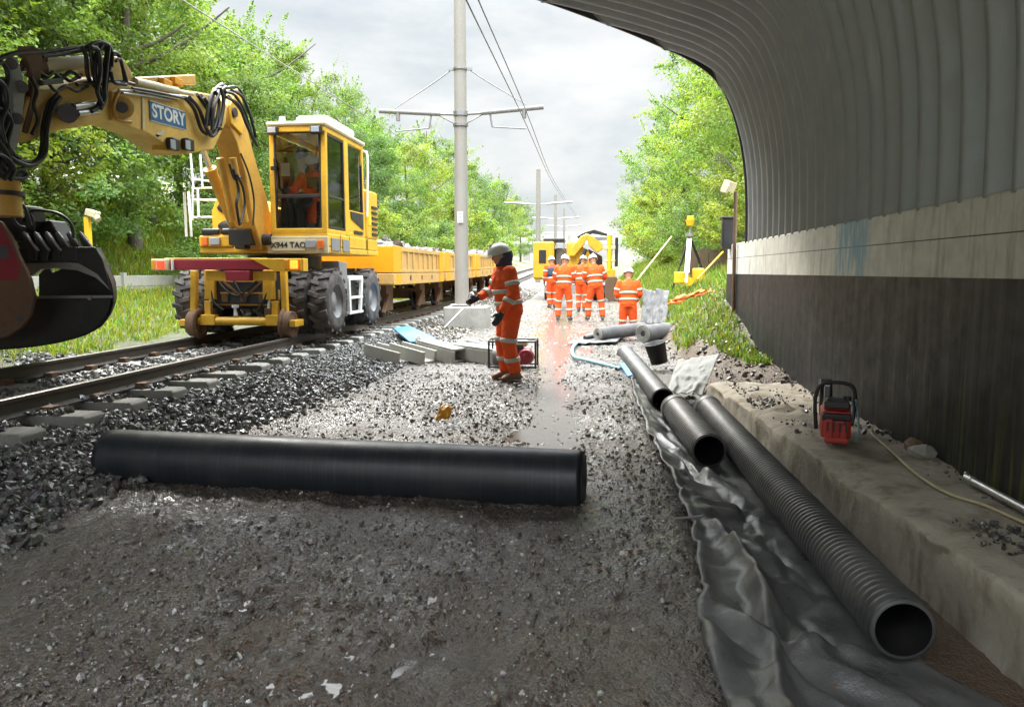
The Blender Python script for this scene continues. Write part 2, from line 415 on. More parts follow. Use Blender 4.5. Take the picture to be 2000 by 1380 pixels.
def rollmat():
    t = NT('black_membrane_roll'); v = t.obj((1, 1, 1)); w = t.noise(t.obj((60, 1.5, 1.5)), 1, 4, .7); n = t.noise(v, 3, 4, .6)
    c = t.mix(t.ramp(w, .5, .75), (.018,.022,.027), (.042,.046,.052)); c = t.mix(t.ramp(n, .55, .75, (0,0,0,1), (.4,.4,.4,1)), c, (.06,.058,.055))
    return t.bsdf(c, t.ramp(n, .3, .7, (.34,)*3+(1,), (.5,)*3+(1,)), 0, w, .22, .006, .5)
M['roll'] = rollmat()
# ---------------------------------------------------------------- sky and sun
SUN_EL, SUN_AZ = R(47), math.atan2(-.5, .86)
w = bpy.data.worlds.new('World'); SC.world = w; w.use_nodes = True
nt = w.node_tree; nt.nodes.clear()
def wn(t, **k):
    n = nt.nodes.new(t)
    for a, b in k.items():
        if a.startswith('_'): setattr(n, a[1:], b)
        else: n.inputs[a].default_value = b
    return n
sky = wn('ShaderNodeTexSky', _sky_type='NISHITA', _sun_disc=False, _sun_elevation=SUN_EL, _sun_rotation=SUN_AZ % (2*math.pi), _air_density=1.5, _dust_density=3.0)
tc = wn('ShaderNodeTexCoord'); mp = wn('ShaderNodeMapping'); mp.inputs['Scale'].default_value = (1, 1, 2.6); mp.inputs['Location'].default_value = (.35, .1, .2)
nt.links.new(tc.outputs['Generated'], mp.inputs[0])
n1 = wn('ShaderNodeTexNoise', Scale=1.9, Detail=7.0, Roughness=.55, Distortion=.3); nt.links.new(mp.outputs[0], n1.inputs['Vector'])
n2 = wn('ShaderNodeTexNoise', Scale=5.5, Detail=6.0, Roughness=.6); nt.links.new(mp.outputs[0], n2.inputs['Vector'])
cr = wn('ShaderNodeValToRGB'); e = cr.color_ramp.elements
e[0].position = .4; e[0].color = (6.3, 7.2, 7.9, 1); e[1].position = .58; e[1].color = (10.5, 10.6, 10.6, 1)
mx0 = wn('ShaderNodeMix', _data_type='FLOAT'); mx0.inputs[0].default_value = .35
nt.links.new(n1.outputs['Fac'], mx0.inputs[2]); nt.links.new(n2.outputs['Fac'], mx0.inputs[3]); nt.links.new(mx0.outputs[0], cr.inputs[0])
mx = wn('ShaderNodeMix', _data_type='RGBA'); mx.inputs[0].default_value = .96
nt.links.new(sky.outputs[0], mx.inputs[6]); sx_ = wn('ShaderNodeSeparateXYZ'); nt.links.new(tc.outputs['Generated'], sx_.inputs[0])
gr_ = wn('ShaderNodeMapRange'); gr_.inputs['From Min'].default_value = 0; gr_.interpolation_type = 'SMOOTHSTEP'; gr_.inputs['From Min'].default_value = .3; gr_.inputs['From Max'].default_value = .95; gr_.inputs['To Min'].default_value = .285; gr_.inputs['To Max'].default_value = 5.0
nt.links.new(sx_.outputs[2], gr_.inputs[0]); vm_ = wn('ShaderNodeVectorMath', _operation='SCALE'); nt.links.new(cr.outputs[0], vm_.inputs[0]); nt.links.new(gr_.outputs[0], vm_.inputs['Scale']); nt.links.new(vm_.outputs[0], mx.inputs[7])
bg = wn('ShaderNodeBackground', Strength=.15); nt.links.new(mx.outputs[2], bg.inputs[0])
wo = wn('ShaderNodeOutputWorld'); nt.links.new(bg.outputs[0], wo.inputs[0])
sl = bpy.data.lights.new('sun', 'SUN'); sl.energy = 2.2; sl.angle = R(12); sl.color = (1, .95, .86)
so = bpy.data.objects.new('sun', sl); COL.objects.link(so); so.location = (-30, 10, 40)
sd = Vector((math.sin(SUN_AZ)*math.cos(SUN_EL), math.cos(SUN_AZ)*math.cos(SUN_EL), math.sin(SUN_EL)))
so.rotation_euler = (-sd).to_track_quat('-Z', 'Y').to_euler()
SC.view_settings.view_transform = 'Standard'; SC.view_settings.look = 'None'
SC.view_settings.exposure = EXPOSURE; SC.view_settings.gamma = 1
SC.cycles.max_bounces = 8; SC.cycles.transparent_max_bounces = 12; SC.cycles.use_denoising = True

# ---------------------------------------------------------------- terrain
TX = -5.35                                   # centre line of the track
def zr(Y): return np.interp(Y, [-50,20,30,40,50,62,110,600], [.45,.45,.58,.82,1.1,1.45,2.7,2.7])
def zg(Y): return np.interp(Y, [-50,5,9.5,21,33,45,61,110,600], [0,0,.04,.15,.28,.7,1.25,2.5,2.5])
def plinth_x(Y): return 1.67-(Y-2.9)*.062
def tz(X, Y, detail=True, film=False):
    X = np.asarray(X, float); Y = np.asarray(Y, float)
    g = zg(Y); b = zr(Y)-.2; toe = np.interp(Y, [0, 6, 10, 16, 60], [-3.15, -3.2, -2.6, -2.9, -3.0])
    z = np.where(X > toe, g, np.where(X > -4.0, g+(b-.07-g)*sstep(0, 1, (toe-X)/(toe+4.0)), b-.07*sstep(4.75, 4.6, -X)))
    L = np.interp(-X, [6.9, 7.6, 9, 11, 11.4, 18, 40, 600], [0, -.1, .25, .75, 1.0, 4.2, 8.5, 9])
    z = np.where(X < -6.7, b+L, z)
    # right bank, cut away by the trench near the wall
    bk = sstep(8.8, 15, Y); near = np.interp(X, [1.3, 1.75, 2.4, 30], [0, .16, .22, 2.0])*sstep(8.3, 9, Y); far = np.interp(X, [1.2, 2.4, 5, 9, 20, 600], [0, 1.12, 2.0, 4.0, 6.2, 7])
    z = np.where(X > 1.2, g+near*(1-bk)+far*bk, z)
    # pipe trench
    cut = sstep(.45, .85, X)*np.where(Y < 8.5, 1, 1-sstep(1.38, 1.62, X))*(1-sstep(12.5, 14.5, Y))
    z = z-.15*cut*np.where(Y < 9, 1, .8)
    z = np.where((Y < 8.6) & (X > plinth_x(Y)+.1), -.2, z)
    if detail:
        nb = (1-sstep(16, 30, Y)*.6)
        work = sstep(-3.4, -2.9, X)*(1-sstep(1.3, 1.5, X))
        z = z+nb*.03*fbm(X*1.1, Y*1.1, 3, 3)*work
        z = z+(0 if film else 1)*work*(.010*fbm(X*5.5, Y*3.2, 11, 3)+.018*fbm(X*19, Y*13, 14, 2)+.017*fbm(X*30, Y*24, 21, 2)*(.4+1.3*sstep(-.2, .25, fbm(X*.9, Y*.7, 13, 2))))*nb
        rx = np.interp(Y, [4.8, 6.4, 12, 22, 60], [-.3, -.38, -.62, -.9, -1.2])
        rut = np.exp(-((X-rx)/.27)**2)*sstep(4.9, 6.0, Y)
        wetL = .3*np.exp(-((X+1.75)/.75)**2)*np.exp(-((Y-8)/1.7)**2)+.9*np.exp(-((X+.7)/1.8)**2)*sstep(9.5, 14, Y)
        z = z-(0 if film else .034)*rut*work-.012*wetL*work
        z = z+.045*np.exp(-((X-.25)/.3)**2)*sstep(4, 5.2, Y)*(1-sstep(10, 13, Y))
        for rc, rw, rd in ((-1.55, .12, .022), (-.62, .12, .018), (-2.5, .16, .015)): z = z-rd*np.exp(-((X-rc-.12*np.sin(Y*.6))/rw)**2)*work*(1-sstep(4.6, 6, Y))
        # foot and track marks in the mud close to the camera
        z = z-.03*np.exp(-(((X+.55)/.22)**2+((Y-2.75)/.13)**2))-.022*np.exp(-(((X-.12)/.2)**2+((Y-3.25)/.05)**2))-.022*np.exp(-(((X-.1)/.2)**2+((Y-3.05)/.04)**2))
        soft = sstep(1.3, 1.5, X)*sstep(8.6, 9.0, Y); z = z+soft*(.12*fbm(X*1.8, Y*1.8, 31, 4))
        lb = sstep(6.9, 8, -X); z = z+lb*.12*fbm(X*.7, Y*.7, 41, 3)
        bal = sstep(3.4, 4.0, -X)*(1-sstep(6.9, 7.4, -X)); z = z+bal*.025*fbm(X*12, Y*12, 51, 2)
    return z
xs = np.concatenate([np.array([-500,-300,-150,-90,-60]), np.arange(-40, -12, 1.2), np.arange(-12, -4.5, .15), np.arange(-4.5, 1.85, .023), np.arange(1.85, 6, .12), np.arange(6, 30, .9), np.array([40,60,100,200,500])])
ys = np.concatenate([np.array([-60,-30,-15]), np.arange(-8, 1.6, .6), np.arange(1.6, 8, .024), np.arange(8, 16, .05), np.arange(16, 40, .2), np.arange(40, 130, 1.0), np.array([140,160,200,300,500,900])])
GX, GY = np.meshgrid(xs, ys); GZ = tz(GX, GY)
grass = np.clip(sstep(7.4, 8.3, -GX+.6*fbm(GX*.8, GY*.8, 61, 3)), 0, 1)
rb = sstep(1.3, 1.9, GX+.5*fbm(GX*1.2, GY*1.2, 62, 3))*sstep(11, 15, GY)
rb = np.maximum(rb, sstep(1.6, 2.1, GX)*sstep(9.5, 11.5, GY)*(fbm(GX*2, GY*2, 63, 2) > .0)*.8)
wl2 = np.exp(-((GX+1.75)/.9)**2)*np.exp(-((GY-8)/1.8)**2)  # gravel tone patch put in for the sky's sheen on wet ground
pale = np.clip(.5*wl2+.45*sstep(5.5, 11, GY)*(1-sstep(1.0, 1.4, GX))+.75*sstep(3.2, 4.2, -GX)*(.35+.65*sstep(6, 11, GY))+.25*sstep(8, 14, GY)*(1-sstep(1.0, 1.4, GX)), 0, 1)
wet = np.clip((1-.9*sstep(.5, 1.1, GX)*sstep(13, 18, GY))-sstep(3.2, 3.8, -GX)*.6-sstep(1.25, 1.45, GX)*.9, .1, 1)
zone = np.stack([np.maximum(grass, rb), pale, wet], -1).reshape(-1, 3)
ground = np_mesh('ground', np.stack([GX, GY, GZ], -1).reshape(-1, 3), grid_faces(len(ys), len(xs)), M['ground'], True, {'zone': zone}); ground['kind'] = 'structure'
# standing water lying in the low spots of the worked ground
px_, py_ = np.meshgrid(np.linspace(0, 1, 12), np.concatenate([np.linspace(5.2, 24, 60), np.linspace(25, 40, 12)])); xl_ = np.interp(py_, [5, 9, 12], [-1.15, -1.15, -2.7]); px_ = xl_+(.42-xl_)*px_
pud = np_mesh('water', np.stack([px_, py_, zg(py_)-.0135], -1).reshape(-1, 3), grid_faces(*px_.shape), M['water']); pud['kind'] = 'structure'
px_, py_ = np.meshgrid(np.linspace(-3.0, .44, 90), np.linspace(1.7, 5.4, 110))
fl_ = .0138+.02*sstep(.08, -.12, fbm(px_*.8+.3, py_*.6, 15, 3))
pud = np_mesh('water', np.stack([px_, py_, tz(px_, py_, True, True)-fl_], -1).reshape(-1, 3), grid_faces(*px_.shape), M['water']); pud['kind'] = 'structure'

# ---------------------------------------------------------------- stones
ico_v = []; ph = (1+5**.5)/2
for a, b in ((1, ph), (-1, ph), (1, -ph), (-1, -ph)): ico_v += [(0, a, b), (a, b, 0), (b, 0, a)]
ico_v = np.array(ico_v)/np.linalg.norm((1, ph))
from mathutils import geometry as _g
import bmesh
_bm = bmesh.new()
for v in ico_v: _bm.verts.new(v)
_bm.verts.ensure_lookup_table(); bmesh.ops.convex_hull(_bm, input=_bm.verts)
_bm.verts.index_update(); ico_f = np.array([[v.index for v in f.verts] for f in _bm.faces]); ico_v = np.array([v.co[:] for v in _bm.verts]); _bm.free()
def stones(name, X, Y, Z, size, tint, label, cat):
    n = len(X); V = np.repeat(ico_v[None], n, 0)*(1+rng.uniform(-.38, .38, (n, 12, 1)))
    V = V*rng.uniform(.55, 1.25, (n, 1, 3))*np.array([1, 1, .75])
    q = rng.normal(size=(n, 4)); q /= np.linalg.norm(q, axis=1, keepdims=True); a, b, c, d = q.T
    Rm = np.stack([1-2*(c*c+d*d), 2*(b*c-a*d), 2*(b*d+a*c), 2*(b*c+a*d), 1-2*(b*b+d*d), 2*(c*d-a*b), 2*(b*d-a*c), 2*(c*d+a*b), 1-2*(b*b+c*c)], -1).reshape(n, 3, 3)
    V = np.einsum('nij,nkj->nki', Rm, V)*size[:, None, None]+np.stack([X, Y, Z], -1)[:, None]
    Fc = (np.arange(n)[:, None, None]*12+ico_f[None]).reshape(-1, 3)
    o = np_mesh(name, V.reshape(-1, 3), Fc, M['stone'], False, {'tint': np.repeat(tint, 12, 0)})
    return tag(o, label, cat, kind='stuff')
def tints(n, lo, hi, warm=.06):
    g = rng.uniform(lo, hi, (n, 1))*np.exp(rng.normal(0, .25, (n, 1))); return np.clip(g*(1+rng.uniform(-warm, warm, (n, 3))+np.array([.04, 0, -.05])), .01, .6)
# shoulder of the track
n = 22000; Y = 2.6+13*rng.random(n)**1.5; X = rng.uniform(-4.65, -2.75, n)
toe = np.interp(Y, [0, 6, 10, 16, 60], [-3.15, -3.2, -2.6, -2.9, -3.0]); k = (X < toe+.1*rng.normal(size=n)) & ~((np.abs((Y-4.3+.33) % .66-.33) < .15) & (X < -4.06) & ((X > -4.27) | (rng.random(n) < .45))); X, Y = X[k], Y[k]; n = len(X); on_ = (np.abs((Y-4.3+.33) % .66-.33) < .15) & (X < -4.06)
sh = sstep(8, 11, Y)[:, None]
stones('ballast', X, Y, np.where(on_, zr(Y)-.145, tz(X, Y)+rng.uniform(-.005, .03, n)), (.016+.03*rng.random(n)**1.4)*np.interp(Y, [3, 9, 14], [1, .85, .75]), tints(n, .06, .15, .1)*(1-sh)+tints(n, .07, .15)*sh, 'angular dark grey ballast stones banked against the sleeper ends', 'ballast')
# between and beyond the rails
n = 14000; Y = 5+16*rng.random(n)**1.3; X = rng.uniform(-7.7, -4.5, n); k = ~((X < -7.1) & (rng.random(n) < .6)); X, Y = X[k], Y[k]; n = len(X)
stones('ballast', X, Y, tz(X, Y)+rng.uniform(-.01, .02, n), rng.uniform(.02, .04, n), tints(n, .09, .2), 'pale grey ballast between and beyond the rails', 'ballast')
n = 6500; Y = 14+26*rng.random(n); X = rng.uniform(-4.4, -2.7, n)
stones('ballast', X, Y, tz(X, Y)+rng.uniform(-.01, .02, n), rng.uniform(.03, .055, n), tints(n, .07, .15, .1)*np.array([1.1, 1, .85]), 'brownish ballast along the wagons and round the mast base', 'ballast')
# loose stones over the worked ground
n = 36000; Y = 1.9+8*rng.random(n)**2.0; X = rng.uniform(-3.3, .6, n); k = fbm(X*1.1, Y*.8, 17, 3) > rng.normal(-.12, .12, n); X, Y = X[k], Y[k]; k = ~((Y > 4.0) & (Y < 5.0) & (X < .05) & (rng.random(len(X)) < .75)); X, Y = X[k], Y[k]; n = len(X)
s = (.0022+.011*rng.random(n)**6+.003*rng.random(n))*np.interp(Y, [2, 6, 10], [1, 1.3, 1.7]); z = tz(X, Y)
stones('gravel', X, Y, z+s*.3, s, np.where(rng.random((n, 1)) < .3, tints(n, .18, .42, .08), tints(n, .06, .15, .12)*np.array([1.1, 1, .85])), 'small wet stones strewn over the muddy ground', 'gravel')  # some stones tinted pale to stand in for wet glints
n = 9000; Y = 5.5+22*rng.random(n)**1.2; X = rng.uniform(-3.0, 1.1, n); s = .006+.02*rng.random(n)**2.5
stones('gravel', X, Y, tz(X, Y)+s*.2, s, tints(n, .14, .3, .12)*np.array([1.08, 1, .9]), 'coarse gravel and lumps around the puddles', 'gravel')
n = 1300; Y = rng.uniform(8.7, 15, n); X = rng.uniform(1.15, 2.35, n); s = .01+.04*rng.random(n)**4
stones('rubble', X, Y, tz(X, Y)+s*.2, s, tints(n, .05, .13, .1)*np.array([1.2, 1, .75]), 'broken soil and rubble between the plinth and the end of the wall', 'rubble')

# ---------------------------------------------------------------- bridge
br = empty('bridge', (2.3, 5, 0), 'corrugated steel arch bridge on a concrete abutment wall, curving over the works', 'bridge')
prof = [(2.36,1.88),(2.35,2.3),(2.32,2.8),(2.25,3.25),(2.15,3.62),(2.05,3.88),(1.92,4.12),(1.71,4.34),(1.38,4.53),(1.0,4.67),(.32,4.89),(-.86,5.2),(-2,5.4),(-3,5.46)]
pp = [Vector((x, 0, z)) for x, z in prof]; pp = pp+[Vector((-6-p.x, 0, p.z)) for p in pp[-2::-1]]
pp = spline(pp, 8); PX = np.array([p.x for p in pp]); PZ = np.array([p.z for p in pp])
tx = np.gradient(PX); tzv = np.gradient(PZ); ln = np.hypot(tx, tzv); NX, NZ = -tzv/ln, tx/ln   # pointing inwards (down/left on the right side)
def yedge(x): return 11.62-.36*(2.36-x)
PITCHC = .305
yr = np.arange(-2.0, 12, PITCHC/16); A = np.arange(len(yr))  # unseen near end cut short behind the camera to let fill light in
YY = np.minimum(yr[:, None], yedge(PX)[None, :])
ph_ = 2*math.pi*YY/PITCHC
off = .085*(1-2*np.sqrt(np.cos(ph_/2)**2+.006)**1.15)
AV = np.stack([PX[None]+NX[None]*off, YY, PZ[None]+NZ[None]*off], -1).reshape(-1, 3)
fq = grid_faces(len(yr), len(PX)); yv = AV[:, 1][fq]; fq = fq[(yv.max(1)-yv.min(1)) > 1e-4]
lining = np_mesh('arch_lining', AV-np.array(br.location), fq, M['arch'], True, None, br)
m = lining.modifiers.new('plate', 'SOLIDIFY'); m.thickness = .03; m.offset = -1
col_ = MB(); vs_ = []
for k in range(len(PX)):
    for o_, dy_ in ((.075, .004), (.075, .034), (-.13, .034), (-.13, .004)): vs_.append((PX[k]+NX[k]*o_, yedge(PX[k])+dy_, PZ[k]+NZ[k]*o_))
col_.add(vs_, [(4*k+q, 4*k+(q+1) % 4, 4*k+4+(q+1) % 4, 4*k+4+q) for k in range(len(PX)-1) for q in range(4)])
col_.build('edge_collar', M['darksteel'], br)
wl = MB(); wl.b2((2.3, -1.5, -.5), (2.9, 13.15, 1.9)); wl.build('abutment_wall', M['wall'], br, .015)
MB().b2((2.297, -1.5, -.5), (2.4, 13.153, 1.41)).build('bitumen_coating', M['bitumen'], br)
MB().b2((-8.9, -1.5, -.5), (-8.3, 7.6, 1.9)).build('abutment_wall', M['wall'], br, .015)
# things on the end of the wall
sp = empty('lamp_post', (2.2, 12.3, .2), 'thin rusty pole with a floodlight, fixed to the far end of the wall', 'lamp post')
MB().cyl(P(1430, 695, Y=12.3), P(1437, 375, Y=12.3), .03, .028, 10).build('pole', M['rust'], sp)
q = P(1424, 364, Y=12.3); MB().box(q, (.15, .16, .16), (.3, .2, .6)).box(q+Vector((-.07, -.05, -.04)), (.03, .15, .13), (.3, .2, .6)).build('lamp_head', M['cream'], sp, .01)
jb = MB(); q = P(1423, 457, Y=12.9); jb.box(q, (.2, .16, .5)).box(q+Vector((-.02, 0, .27)), (.24, .2, .03)).box(q+Vector((-.11, -.02, 0)), (.02, .12, .4))
tag(jb.build('junction_box', M['blackmetal'], None, .012, loc=q-Vector((0, 0, .25))), 'black box standing on the end of the concrete wall', 'box')

# concrete plinth along the wall
def plinth():
    yl = np.arange(0.2, 8.61, .05); prof_ = [(-.0, -.5), (0, -.25), (0, -.1), (0, .03), (0, .12), (.0, .18), (.006, .195), (.03, .2)]+[(u, .2) for u in np.linspace(.1, 1.2, 16)]
    V = []
    for y in yl:
        x0 = plinth_x(y); wv = 2.31-x0
        for j, (u, z) in enumerate(prof_):
            x = x0+(u if u < .06 else .05+(u-.05)/1.15*(wv-.05)); V.append((x, y, z))
    V = np.array(V); nn = fbm(V[:, 1]*3, V[:, 2]*6+V[:, 0]*3, 71, 4); n2 = fbm(V[:, 1]*14, V[:, 2]*14+V[:, 0]*14, 72, 3)
    top = V[:, 2] > .1
    V[:, 0] -= np.where(V[:, 2] < .185, .04*nn+.02*n2, 0); V[:, 2] += np.where(top, .03*nn+.018*n2, 0)
    edge = np.exp(-((V[:, 0]-plinth_x(V[:, 1])-.02)/.05)**2)*(V[:, 2] > .1); V[:, 2] -= edge*.12*np.clip(fbm(V[:, 1]*2.3, V[:, 1]*0, 73, 4)+.1, 0, 1)
    # debris heaped on top
    for (hx, hy, hs, hh) in ((1.75, 6.6, .45, .05), (1.62, 7.6, .3, .05), (1.95, 3.55, .13, .03), (2.25, 7.2, .3, .05)): V[:, 2] += top*hh*np.exp(-(((V[:, 0]-hx)/(hs*.5))**2+((V[:, 1]-hy)/hs)**2))*(1+n2)
    c = len(prof_); V0 = V.copy(); f = grid_faces(len(yl), c)
    # far end face
    V = np.concatenate([V, V0[-c:]*np.array([1, 1, 0])+np.array([0, .03, -.5])]); b = len(V0)
    f2 = np.array([[b-c+i, b-c+i+1, b+i+1, b+i] for i in range(c-1)])
    o = np_mesh('concrete_plinth', V, np.concatenate([f, f2])[:, ::-1], M['plinth'])
    return tag(o, 'long low concrete plinth with a broken edge at the foot of the black wall', 'plinth')
plinth()
n = 900; hs = rng.integers(0, 4, n); cx = np.array([1.75, 1.62, 1.95, 2.2])[hs]; cy = np.array([6.6, 7.5, 3.55, 6.5])[hs]; sx = np.array([.16, .14, .07, .06])[hs]; sy = np.array([.38, .4, .12, 2.2])[hs]
X = np.clip(cx+sx*rng.normal(size=n), 1.5, 2.27); Y = np.clip(cy+sy*rng.normal(size=n), 1.5, 8.5); k = X > plinth_x(Y)+.08; X, Y = X[k], Y[k]; n = len(X); s = .006+.018*rng.random(n)**3
stones('debris', X, Y, np.full(n, .215)+rng.uniform(0, .02, n), s, tints(n, .04, .13, .1), 'dark crumbs of soil and stone lying on the plinth', 'debris')

# ---------------------------------------------------------------- track
ylist = np.concatenate([np.arange(-2, 22, 2.0), np.arange(22, 90, 2.5)])
for sx, lb in ((-1, 'far rail of the track, under the left wheels of the machine'), (1, 'near rail of the track, beside the sleeper ends')):
    root = empty('rail', (TX+sx*.7525, 0, .3), lb, 'rail', 'rails of the track')
    a, b = [], []
    body = [(-.07, -.158), (.07, -.158), (.07, -.146), (.012, -.122), (.009, -.04), (.035, -.03), (.035, -.002), (-.035, -.002), (-.035, -.03), (-.009, -.04), (-.012, -.122), (-.07, -.146)]
    mb = MB(); vs = [(TX+sx*.7525+u, y, float(zr(y))+h) for y in ylist for u, h in body]; c = len(body)
    mb.add(vs, [(i*c+k, i*c+(k+1) % c, (i+1)*c+(k+1) % c, (i+1)*c+k) for i in range(len(ylist)-1) for k in range(c)]); mb.build('rail_body', M['railside'], root)
    mb = MB(); vs = [(TX+sx*.7525+u, y, float(zr(y))+h) for y in ylist for u, h in ((-.03, -.0015), (-.022, .002), (.022, .002), (.03, -.0015))]
    mb.add(vs, [(i*4+k, i*4+k+1, (i+1)*4+k+1, (i+1)*4+k) for i in range(len(ylist)-1) for k in range(3)], True); mb.build('running_surface', M['railtop'], root)
proto = None
for i in range(42):
    y = 4.3+.66*i; z = float(zr(y))-.165
    if proto is None:
        proto = empty('sleeper', (TX, y, z), 'grey concrete sleeper set in the ballast under the two rails', 'sleeper', 'concrete sleepers under the rails')
        mb = MB(); hw = 1.27
        pr = [(-hw, -.2), (-hw, -.02), (-hw+.03, 0), (-.45, 0), (-.3, -.03), (.3, -.03), (.45, 0), (hw-.03, 0), (hw, -.02), (hw, -.2)]
        mb.prism([(TX+u, y-.13, z+h) for u, h in pr], (0, .26, 0)); mb.build('block', M['sleeper'], proto, .012)
        for s_ in (-1, 1):
            for e_ in (-1, 1): MB().box((TX+s_*.7525+e_*.12, y, z+.03), (.1, .1, .05)).cyl((TX+s_*.7525+e_*.1, y-.06, z+.045), (TX+s_*.7525+e_*.1, y+.06, z+.045), .014, n=8).build('rail_clip', M['rust'], proto)
    else:
        c = copy_tree(proto); c.location = (TX+random.uniform(-.015, .015), y, z+random.uniform(-.012, .006)); c.rotation_euler = (0, 0, random.uniform(-.01, .01))
# ---------------------------------------------------------------- vegetation
def leaf_quads(C, size, updir, tint, jit=.7):
    n = len(C); nrm = updir+jit*rng.normal(size=(n, 3)); nrm /= np.linalg.norm(nrm, axis=1, keepdims=True)
    t = rng.normal(size=(n, 3)); t -= nrm*(t*nrm).sum(1, keepdims=True); t /= np.linalg.norm(t, axis=1, keepdims=True); b = np.cross(nrm, t)
    L = size[:, None]; V = np.stack([C-t*L*.5, C+b*L*.3+nrm*L*.06, C+t*L*.55, C-b*L*.3+nrm*L*.06], 1)
    return V.reshape(-1, 3), np.repeat(tint, 4, 0)
def crown(name, H, W, nclump, nleaf, base, hue, lsize=.14, plume=.25, low=.12):
    """clumps spread through an uneven, lobed volume; plumes are thin leafy shoots at the outline"""
    cs = []; us = []
    while len(cs) < nclump:
        h = rng.random()**.8; r = math.sqrt(rng.random()); a = rng.random()*2*math.pi
        prof_ = (math.sin(math.pi*min(1, (h*.86+low)))**.7)*(1+.3*math.sin(3*a+7*h+base[0]*40)+.16*math.sin(5*a-11*h))
        r = max(r, rng.random()*.9)
        c = np.array([math.cos(a)*W*prof_*r, math.sin(a)*W*prof_*r, H*(low+h*(1-low))]); cs.append(c); us.append(np.array([math.cos(a)*r*.7, math.sin(a)*r*.7, .35+.8*h]))
    Vs, Ts = [], []; k = int(nleaf*(1-plume)/nclump)
    for c, u in zip(cs, us):
        R0 = rng.uniform(.35, .75)*W*.2+.12; d = rng.normal(size=(k, 3)); d /= np.linalg.norm(d, axis=1, keepdims=True); rad = R0*rng.random((k, 1))**.45
        p = c+d*rad*np.array([1.3, 1.3, .75]); ct = math.exp(rng.normal(0, .2)); hs = rng.normal(0, .06)
        t = np.array(base)*ct*(1+np.array([hs+hue, 0, -.1]))*np.exp(rng.normal(0, .12, (k, 1)))
        v, tt = leaf_quads(p, rng.uniform(.7, 1.3, k)*lsize, d*.6+u, t); Vs.append(v); Ts.append(tt)
    npl = max(8, int(nclump*.9)); kp = int(nleaf*plume/npl)
    for i in range(npl):
        j = rng.integers(0, len(cs)); c, u = cs[j], us[j]; d = u/np.linalg.norm(u)+rng.normal(0, .35, 3); L = rng.uniform(.5, 1.1)*W*.36+.2
        s = rng.random((kp, 1)); p = c+d*(s*L)+np.array([0, 0, -1])*(s**2)*L*.3+rng.normal(0, .07, (kp, 3))*(1.1-s)*(1+W*.2)
        t = np.array(base)*1.12*(1+np.array([hue, 0, -.1]))*np.exp(rng.normal(0, .2, (kp, 1)))
        v, tt = leaf_quads(p, rng.uniform(.7, 1.2, kp)*lsize, np.repeat(d[None], kp, 0)*.3+np.array([0, 0, .8]), t); Vs.append(v); Ts.append(tt)
    V = np.concatenate(Vs); T = np.clip(np.concatenate(Ts)*.86, .004, .5)
    o = np_mesh(name, V, np.arange(len(V)).reshape(-1, 4), M['leaf'], False, {'tint': T}); return o
def trunk(name, H, W, nl=7):
    mb = MB(); top = Vector((rng.normal(0, .2), rng.normal(0, .2), H*.85)); mid = Vector((rng.normal(0, .15), rng.normal(0, .15), H*.4))
    mb.tube([(0, 0, -.6), (0, 0, 0), mid, top], [H*.022, H*.02, H*.014, H*.004], 8)
    for i in range(nl):
        h = rng.uniform(.15, .75); a = rng.random()*6.28; s_ = mid*(h/.4) if h < .4 else mid.lerp(top, (h-.4)/.45); L = W*rng.uniform(.5, .95)
        e_ = s_+Vector((math.cos(a)*L, math.sin(a)*L, L*rng.uniform(.4, .9))); mb.tube([s_, s_.lerp(e_, .5)+Vector((0, 0, -.08*L)), e_], [H*.008, H*.005, H*.002], 6)
    return mb.build(name, M['bark'])
PROTO = {}
def tree_kind(key, nm, H, W, nclump, nleaf, base, hue, ls, plume=.25, low=.1):
    r = empty(nm, (0, -900, 0), 'x', 'tree'); c = crown('crown', H, W, nclump, nleaf, base, hue, ls, plume, low); t = trunk('trunk', H, W)
    c.parent = r; t.parent = r; PROTO[key] = (r, c, t)
LG = (.2, .285, .07); MG = (.155, .24, .068); DG = (.105, .18, .055); YG = (.25, .32, .06)
tree_kind('ash1', 'tree', 10, 3.6, 150, 34000, MG, .05, .118, .3)
tree_kind('ash2', 'tree', 11, 3.2, 140, 33000, LG, .05, .115, .32)
tree_kind('oak1', 'tree', 9, 4.0, 150, 34000, DG, 0, .118, .18)
tree_kind('syc1', 'tree', 9, 3.6, 150, 34000, YG, .05, .12, .22)
tree_kind('wil1', 'tree', 8, 2.6, 110, 25000, LG, -.05, .098, .42)
tree_kind('shr1', 'shrub', 3.2, 2.0, 70, 12000, LG, .05, .1, .3, .02)
tree_kind('shr2', 'shrub', 2.8, 2.1, 70, 12000, MG, 0, .09, .3, .02)
tree_kind('shr3', 'shrub', 3.4, 1.8, 70, 12000, YG, .1, .1, .35, .02)
USED = set()
def plant(key, X, Y, s, label, cat, group, rz=None, dz=0, sz=1):
    r, c, t = PROTO[key]
    if key in USED: r = copy_tree(r)
    USED.add(key)
    r.location = (X, Y, float(tz(X, Y, False))+dz); r.scale = (s, s, s*sz); r.rotation_euler = (0, 0, random.random()*6.28 if rz is None else rz)
    r['label'] = label; r['category'] = cat; r['group'] = group
    return r
GL, GR, GS = 'trees on the left bank', 'trees on the right bank', 'shrubs on the banks'
